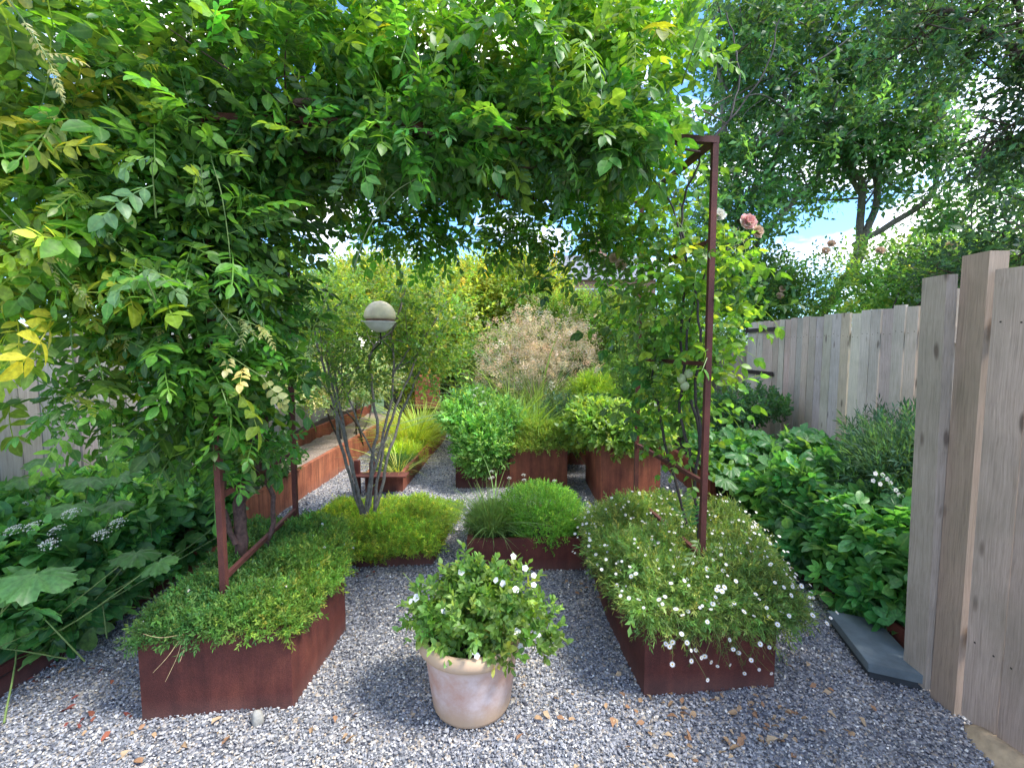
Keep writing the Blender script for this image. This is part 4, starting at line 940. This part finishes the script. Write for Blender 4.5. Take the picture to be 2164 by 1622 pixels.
foliage(LBW, ANEM + [SPRIGBIG[1]], .105, (.055, .18, .045), parent=t, alt=(.13, .31, .09), altp=.4, up=.45, out=.6, jit=.4, keep=inbed)
stems('stem', [(-2.3 + rng.normal(0, .2), 2.4 + rng.normal(0, .3), .08) for k in range(40)], [(-2.25 + rng.normal(0, .3), 2.35 + rng.normal(0, .35), rng.uniform(.35, .65)) for k in range(40)], .004, 'green_stem', t)
for (u, v, y) in ((30, 1120, 1.95), (70, 1112, 1.95), (120, 1120, 1.98), (150, 1085, 2.0), (250, 1105, 2.1), (215, 1130, 2.05), (105, 1150, 1.9), (20, 1070, 2.3), (60, 1065, 2.3), (145, 1095, 2.35), (165, 1090, 2.35), (20, 1135, 2.2), (50, 1130, 2.2), (95, 1130, 2.2), (235, 1115, 2.4), (245, 1085, 2.4), (20, 1160, 2.15), (105, 1045, 2.5), (75, 1085, 2.3)):
    flower('umbel', P(u, v, y), .034, (rng.normal(0, .2), -.4, 1), t)
t = thing('large_leaf_plant', 'pale green plant with very broad toothed leaves, nearest in the left bed', 'shrub', (-2.15, 2.0, .08))
def bigs(pts, parent, col=(.075, .18, .05)):
    roots = []; tips = []; a = Acc()
    for (u, v, y, s, d) in pts:
        p = P(u, v, y); b = np.array([min(p[0] - .05, -2.32) if p[0] < 0 else max(p[0], 1.97), p[1] + .12, .08]); roots.append(b); tips.append(p)
        vv_, ff_, rb = xf(BIG[rng.integers(2)], frames(np.array([d], float), np.array([[.1, -.45, 1.]]) + rng.normal(0, .1, (1, 3))), p[None], np.array([s])); a.add(vv_, ff_, colors(1, col, .12)[0], rb)
    a.build('leaves', M['leaf'], parent); stems('stalk', roots, tips, .004, 'green_stem', parent)
bigs([(90, 1205, 1.80, .15, (.2, -1, -.25)), (30, 1230, 1.82, .12, (-.6, -.8, -.2)), (290, 1165, 2.0, .10, (.5, -.9, -.2)), (335, 1185, 1.98, .08, (.7, -.8, -.3))], t)
t = thing('large_leaf_plant', 'broad-leaved plant with flat maple-like leaves below the left fence', 'shrub', (-2.6, 2.75, .08))
bigs([(190, 1010, 2.35, .12, (.1, -1, -.1)), (110, 970, 2.5, .12, (-.3, -1, -.1)), (260, 1000, 2.4, .10, (.6, -.9, -.2)), (160, 1065, 2.2, .11, (.2, -1, -.2)), (250, 1060, 2.2, .09, (.2, -1, -.2)), (60, 1010, 2.35, .09, (-.5, -1, -.2))], t, (.09, .20, .05))
t = thing('leafy_shrub', 'dark leafy shrub against the left fence behind the arch leg', 'shrub', (-2.5, 3.4, .24))
foliage([((-2.5, 3.5, .55), (.35, .5, .32), 900), ((-2.3, 4.3, .45), (.25, .5, .2), 350)], SPRIGW + ANEM[:1], .10, (.035, .10, .035), parent=t, alt=(.07, .17, .05), altp=.3, zmin=.2)

# ------------------------------------------------------------------ right bed
t = thing('anemone_bush', 'wide mound of deep green cut leaves filling the right-hand bed', 'shrub', (2.4, 3.0, .1))
def inbedr(T): return (T[:, 0] > 1.72 + .04 * (T[:, 1] - 2)) & (T[:, 0] < 2.97) & (T[:, 2] > .05)
foliage([((2.25, 2.75, .36), (.50, .65, .33), 1700), ((2.1, 2.35, .2), (.3, .28, .24), 420), ((2.5, 3.7, .40), (.48, .7, .32), 1300), ((2.2, 4.6, .42), (.38, .7, .26), 700), ((2.05, 3.3, .36), (.34, .6, .34), 1000), ((1.98, 2.8, .22), (.26, .5, .24), 500)], ANEM, .088, (.055, .18, .050), parent=t, alt=(.12, .30, .09), altp=.3, up=.4, out=.6, jit=.4, keep=inbedr)
stems('stem', [(2.3 + rng.normal(0, .2), 2.9 + rng.normal(0, .5), .1) for k in range(40)], [(2.3 + rng.normal(0, .25), 2.9 + rng.normal(0, .5), rng.uniform(.3, .6)) for k in range(40)], .004, 'green_stem', t)
t = thing('feathery_plant', 'blue-green feathery plant with thin upright spires against the right fence', 'shrub', (2.55, 3.0, .1))
foliage([((2.45, 2.9, .62), (.30, .4, .30), 1600), ((2.7, 3.2, .75), (.2, .4, .25), 500)], SPRIGN, .13, (.045, .12, .070), parent=t, alt=(.08, .18, .10), altp=.3, mat='leaf_dull', keep=lambda T: T[:, 0] < 2.96)
stems('spire', [(2.5 + rng.normal(0, .15), 3.0 + rng.normal(0, .25), .6) for k in range(16)], [(2.55 + rng.normal(0, .17), 3.0 + rng.normal(0, .3), rng.uniform(.95, 1.18)) for k in range(16)], .0025, 'green_stem', t)
for (u, v, y) in ((1850, 1000, 2.6), (1865, 1003, 2.6), (1875, 1012, 2.6), (1882, 1020, 2.6), (1893, 1035, 2.55), (1900, 1045, 2.55), (1905, 1048, 2.55), (1845, 1015, 2.6), (1860, 1022, 2.6)): flower('five', P(u, v, y), .014, (0, -1, .3), t)
t = thing('large_leaf_plant', 'broad soft-leaved plant at the back corner of the right bed', 'shrub', (2.5, 4.4, .1))
bigs([(1560, 960, 3.9, .15, (-.2, -1, -.2)), (1620, 935, 3.9, .14, (.2, -1, -.1)), (1690, 905, 3.9, .15, (.3, -1, -.1)), (1545, 985, 3.7, .14, (-.6, -.8, -.2)), (1590, 910, 4.3, .13, (-.2, -1, -.1)), (1660, 935, 3.8, .12, (.1, -1, -.2)), (1715, 920, 3.7, .12, (.5, -1, -.2)), (1530, 1010, 3.4, .12, (-.6, -1, -.3))], t, (.075, .19, .065))
t = thing('leafy_shrub', 'small dark shrub poking up at the far end of the right bed', 'shrub', (2.5, 5.1, .1))
foliage([((2.6, 5.1, .85), (.3, .4, .14), 500), ((2.4, 5.6, .6), (.35, .6, .3), 700)], SPRIGW, .10, (.045, .13, .05), parent=t)

# ------------------------------------------------------------------ backdrop shrubs and trees
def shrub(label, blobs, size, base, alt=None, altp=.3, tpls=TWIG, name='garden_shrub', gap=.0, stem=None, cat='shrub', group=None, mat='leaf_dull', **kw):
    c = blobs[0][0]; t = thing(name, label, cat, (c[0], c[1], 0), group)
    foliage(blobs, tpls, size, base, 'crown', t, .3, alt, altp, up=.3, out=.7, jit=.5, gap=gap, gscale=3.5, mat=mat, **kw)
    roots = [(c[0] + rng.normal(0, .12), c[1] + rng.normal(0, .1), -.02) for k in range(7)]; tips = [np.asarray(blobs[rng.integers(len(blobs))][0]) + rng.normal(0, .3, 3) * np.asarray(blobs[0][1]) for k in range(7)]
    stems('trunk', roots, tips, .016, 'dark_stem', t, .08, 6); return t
shrub('sunlit golden-green bushy tree rising at the far middle of the garden', [B(950, 650, 9.6, 1.1, .8, .7, 2600), B(1080, 620, 10.0, 1.0, .8, .65, 2300), B(900, 760, 9.4, .9, .6, .5, 1200), B(790, 630, 9.8, .8, .7, .6, 1700)], .36, (.22, .32, .05), (.36, .38, .07), .35, cat='tree')
shrub('golden-green shrub behind the hazy oat grass', [B(1190, 690, 9.2, 1.0, .7, .6, 3200), B(1080, 760, 9.0, 1.0, .6, .5, 2200), B(1290, 700, 9.4, .8, .7, .6, 2000)], .24, (.20, .32, .06), (.34, .40, .10), .3)
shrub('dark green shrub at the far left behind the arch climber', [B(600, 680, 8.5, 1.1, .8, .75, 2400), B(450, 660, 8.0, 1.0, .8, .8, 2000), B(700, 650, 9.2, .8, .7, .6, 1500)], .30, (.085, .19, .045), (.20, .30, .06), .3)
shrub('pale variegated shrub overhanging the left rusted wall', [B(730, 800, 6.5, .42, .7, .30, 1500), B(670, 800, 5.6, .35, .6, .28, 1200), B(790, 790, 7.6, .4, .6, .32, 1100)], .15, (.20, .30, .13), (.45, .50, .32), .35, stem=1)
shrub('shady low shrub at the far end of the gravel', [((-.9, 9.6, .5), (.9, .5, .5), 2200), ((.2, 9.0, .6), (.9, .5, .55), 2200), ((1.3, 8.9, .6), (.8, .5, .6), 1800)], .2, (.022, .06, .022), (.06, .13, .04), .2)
shrub('mid-green shrub far right behind the rose canes', [B(1420, 740, 7.5, .7, .7, .6, 1900), B(1350, 800, 7.2, .6, .5, .4, 1300), B(1500, 690, 8.5, .8, .6, .6, 1500)], .2, (.10, .22, .055), (.20, .30, .07), .3)
shrub('tangled rose thicket with peach blooms behind the right fence', [B(1700, 640, 7.4, 1.1, .6, .42, 1300), B(1850, 600, 6.8, .9, .6, .45, 1100), B(2000, 600, 6.0, .7, .5, .4, 1100), B(1600, 620, 7.8, .5, .5, .5, 900), B(2110, 590, 5.4, .6, .5, .3, 700)], .26, (.09, .21, .065), (.18, .31, .08), .4, gap=.7)
tq = [o for o in bpy.data.objects if o.get('label', '').startswith('tangled')][0]
for (u, v, y) in ((1757, 515, 6.4), (1745, 530, 6.4), (1648, 625, 7.0), (1655, 610, 7.0), (1860, 530, 6.0), (2010, 520, 5.4)): flower('spent', P(u, v, y), .055, (rng.normal(0, .3), -1, .4), tq)

def tree(label, base, limbs, seed, leafsize, col, alt, per=9, twigr=.5, trunk_mat='bark', bmat='leaf', clusters=1.0, name='garden_tree', sub=5, subsub=5, l1=1.2, l2=.55, tw=TWIG, jt=.09):
    t = thing(name, label, 'tree', (base[0], base[1], 0)); r = np.random.default_rng(seed); a = Acc(); tips = []
    for pts, r0 in limbs:
        q = curve(pts, 7, .03, seed); tube(a, q, np.linspace(r0, r0 * .3, len(q)), 8); n = len(q)
        for j in range(sub * (len(pts) - 1)):
            i = int(n * r.uniform(.3, .99)); b = q[i]; d = norm(r.normal(0, 1, 3) * np.array([1, 1, .7]) + norm(q[min(i + 1, n - 1)] - q[i - 1]) * .6 + np.array([0, 0, .2]))
            e = b + d * l1 * r.uniform(.5, 1.2) + np.array([0, 0, -.1]); m = (b + e) / 2 + r.normal(0, .08, 3); s = curve([b, m, e], 5); tube(a, s, np.linspace(r0 * .28, .008, len(s)), 5)
            for k in range(subsub):
                b2 = s[int(len(s) * r.uniform(.25, .99))]; e2 = b2 + norm(d * .5 + r.normal(0, .8, 3)) * l2 * r.uniform(.5, 1.3); s2 = curve([b2, (b2 + e2) / 2 + r.normal(0, .04, 3), e2], 3); tube(a, s2, np.linspace(.008, .003, len(s2)), 4)
                for z in range(per): w = r.uniform(.2, 1.05); tips.append((b2 + (e2 - b2) * w + r.normal(0, jt, 3), norm(e2 - b2)))
    a.build('trunk', M[trunk_mat], t)
    tips = [x for x in tips if not math.hypot((x[0][0] / x[0][1] - .945) / .062, ((x[0][2] - CAMZ) / x[0][1] - .475) / .085) < 1 + .25 * math.sin(x[0][1] * 9)]
    T = np.array([x[0] for x in tips]); Dd = np.array([x[1] for x in tips]); k = len(T)
    C = colors(k, col, .28, alt, .25) * np.exp(.25 * field(T, 2.5, seed))[:, None]
    b = Acc(); scatter(b, tw, T, Dd * .6 + r.normal(0, .6, (k, 3)), r.normal(0, .5, (k, 3)) + (0, 0, 1), leafsize * np.exp(r.normal(0, .2, k)), C)
    b.build('crown', M[bmat], t); print(label, k); return t
TD = (.040, .100, .045); TA = (.075, .165, .055)
tree('large airy tree with a leaning grey trunk behind the right fence', P(1605, 690, 7.6),
     [([P(1625, 1000, 7.6), P(1605, 680, 7.6), P(1580, 560, 7.6), P(1560, 440, 7.6), P(1530, 250, 7.5), P(1500, 50, 7.4)], .085),
      ([P(1700, 720, 7.8), P(1800, 560, 7.6), P(1820, 400, 7.5), P(1740, 290, 7.3), P(1670, 235, 7.2), P(1600, 100, 7.2)], .07),
      ([P(1800, 600, 7.6), P(1850, 420, 7.5), P(1840, 250, 7.4), P(1870, 80, 7.3), P(1850, -80, 7.3)], .06),
      ([P(1800, 520, 7.6), P(1960, 420, 7.3), P(1990, 300, 7.1), P(1960, 120, 7.0)], .05),
      ([P(1580, 540, 7.6), P(1680, 420, 7.7), P(1740, 350, 7.8), P(1760, 150, 7.8), P(1720, -50, 7.6)], .05),
      ([P(1820, 420, 7.5), P(1700, 150, 7.5), P(1640, 20, 7.4)], .04), ([P(1800, 600, 7.6), P(1980, 560, 7.2), P(2150, 480, 7.0)], .04), ([P(1600, 680, 7.6), P(1480, 560, 7.6), P(1420, 400, 7.6)], .04)], 3, .40, (.050, .14, .055), (.10, .24, .08), per=10, subsub=4, l2=.42, jt=.07,  trunk_mat='pale_bark')
tree('dark leafy tree leaning in from the upper right corner', P(2500, 700, 4.6),
     [([P(2450, 700, 4.6), P(2330, 400, 4.6), P(2200, 180, 4.6), P(2080, 60, 4.6), P(1960, 20, 4.7)], .06),
      ([P(2330, 400, 4.6), P(2230, 300, 4.6), P(2170, 250, 4.5)], .035), ([P(2330, 400, 4.6), P(2260, 480, 4.6), P(2170, 540, 4.6), P(2130, 600, 4.7)], .03),
      ([P(2200, 180, 4.6), P(2120, -40, 4.6), P(1950, -120, 4.6)], .03)], 8, .26, (.028, .075, .032), (.05, .12, .04), per=8, l1=.55, l2=.35)
tree('pale green tree behind the left fence seen through the climber', P(150, 700, 8.5),
     [([P(200, 1000, 8.5), P(160, 640, 8.5), P(130, 420, 8.5), P(200, 150, 8.5)], .09), ([P(160, 640, 8.5), P(340, 480, 8.5), P(420, 300, 8.5)], .06), ([P(160, 640, 8.5), P(20, 480, 8.5), P(-80, 300, 8.5)], .06)],
     5, .30, (.10, .19, .04), (.20, .28, .05), per=6, l1=1.4, l2=.8)

# distant house
t = thing('brick_house', 'distant brick house with a grey slate roof glimpsed beyond the hedge', 'house', (3.2, 24, 0))
def brick_mat():
    m, n, out = nt('brick'); b = N(n, 'ShaderNodeTexBrick'); b.inputs['Scale'].default_value = 4; b.inputs['Color1'].default_value = (.38, .16, .11, 1); b.inputs['Color2'].default_value = (.30, .12, .09, 1); b.inputs['Mortar'].default_value = (.4, .37, .33, 1)
    mp_ = N(n, 'ShaderNodeMapping'); tc_ = N(n, 'ShaderNodeTexCoord'); mp_.inputs['Rotation'].default_value = (R(90), 0, 0); L(n, tc_.outputs['Object'], mp_.inputs[0]); L(n, mp_.outputs[0], b.inputs['Vector'])
    pb = N(n, 'ShaderNodeBsdfPrincipled'); pb.inputs['Roughness'].default_value = .9; L(n, b.outputs[0], pb.inputs['Base Color']); L(n, pb.outputs[0], out.inputs[0]); return m
M['brick'] = brick_mat(); M['roof'] = simple('roof_slate', (.15, .155, .18), .7, 6, .25, .3); M['glass'] = simple('window_glass', (.05, .06, .075), .12, 3, .2, 0, .6); M['frame'] = simple('white_frame', (.7, .69, .67), .5, 9, .08, .0)
a = Acc(); box(a, -.2, 7.2, 24, 30, -.02, 4.9); a.build('wall', M['brick'], t, smooth=False)
a = Acc(); a.add([(-.6, 23.7, 4.8), (7.6, 23.7, 4.8), (7.6, 27, 6.6), (-.6, 27, 6.6), (7.6, 30.3, 4.8), (-.6, 30.3, 4.8)], [(0, 1, 2, 3), (3, 2, 4, 5)]); rf = a.build('roof', M['roof'], t, smooth=False)
a = Acc(); box(a, 4.4, 5.2, 26.4, 27.2, 6.0, 7.7); a.build('chimney', M['brick'], rf, smooth=False).location = (0, 0, 0)
rf_children = [o for o in bpy.data.objects if o.name.startswith('chimney')]
for o in rf_children: o.data.transform(__import__('mathutils').Matrix.Translation(-t.location))
for x in (1.0, 3.2, 5.4):
    a = Acc()
    for bx in ((x - .06, x, 23.94, 24.0, 2.9, 4.4), (x + 1.1, x + 1.16, 23.94, 24.0, 2.9, 4.4), (x, x + 1.1, 23.94, 24.0, 4.34, 4.4), (x, x + 1.1, 23.94, 24.0, 2.9, 2.96), (x + .52, x + .58, 23.95, 24.0, 2.96, 4.34)): box(a, *bx)
    wf = a.build('window', M['frame'], t, smooth=False); a = Acc(); a.add([(x, 23.98, 2.96), (x + 1.1, 23.98, 2.96), (x + 1.1, 23.98, 4.34), (x, 23.98, 4.34)], [(0, 1, 2, 3)]); g = a.build('pane', M['glass'], None, smooth=False)
    g.data.transform(__import__('mathutils').Matrix.Translation(-t.location)); g.parent = wf

# ------------------------------------------------------------------ fallen leaves on the gravel
TPL = leaf_tpl(.5, fold=.25, curl=.35)
def fallen_mesh(col, seed):
    a = Acc(); v, f, rb = xf(TPL, np.eye(3)[None], np.zeros((1, 3)), np.array([1.])); r = np.random.default_rng(seed); v = v + r.normal(0, .05, v.shape); a.add(v, f, col, rb); o = a.build('tmp', M['dry']); m = o.data; bpy.data.objects.remove(o); return m
FLM = {'tan': [fallen_mesh((.42, .27, .15), 1), fallen_mesh((.50, .36, .22), 2), fallen_mesh((.36, .20, .11), 3)], 'red': [fallen_mesh((.22, .06, .045), 4), fallen_mesh((.30, .10, .06), 5)]}
def fallen(kind, x, y, s, label, group):
    o = bpy.data.objects.new('fallen_leaf', random.choice(FLM[kind])); COL.objects.link(o); o.location = (x, y, float(gz(x, y)) + .012); o.scale = (s, s, s); o.rotation_euler = (random.gauss(0, .35), random.gauss(0, .35), random.uniform(0, 6.28))
    tag(o, label, 'fallen leaf', group)
def Gp(u, v): p = P(u, v, 1.0); t_ = CAMZ / (CAMZ - p[2]); return p[0] * t_, t_
for (u, v, su, sv, k, kind, lb, gr) in ((1560, 1530, 130, 45, 64, 'tan', 'dry tan leaf in the scatter before the daisy planter', 'dry leaves before the daisy planter'),
        (180, 1510, 45, 22, 11, 'red', 'withered red-brown leaf left of the front left planter', 'red leaves left of the planter'),
        (370, 1540, 70, 20, 14, 'tan', 'dry tan leaf along the foot of the front left planter', 'dry leaves at the left planter foot'),
        (770, 1205, 30, 6, 9, 'red', 'small reddish dead leaf below the very low planter', 'dead leaves below the low planter'),
        (1250, 1250, 40, 12, 14, 'tan', 'dry tan leaf between the low planter and the daisies', 'dry leaves beside the daisy planter'),
        (1000, 1500, 420, 90, 34, 'tan', 'single dry leaf lying loose on the open gravel', 'loose leaves on the open gravel'),
        (1750, 1400, 60, 60, 9, 'tan', 'curled dry leaf near the slate slab', 'dry leaves near the slate slab'),
        (1500, 1475, 130, 14, 16, 'tan', 'dry tan leaf blown against the foot of the daisy planter', 'dry leaves at the daisy planter foot'),
        (90, 1430, 60, 16, 12, 'red', 'red-brown leaf caught along the left bed edging', 'leaves along the left bed edging')):
    for j in range(k):
        x, y = Gp(random.gauss(u, su), min(1640, random.gauss(v, sv))); 
        if 1.2 < y < 8 and not ((-1.5 < x < -.88 and 1.75 < y < 2.95)): fallen(kind, x, y, random.uniform(.022, .045), lb, gr)
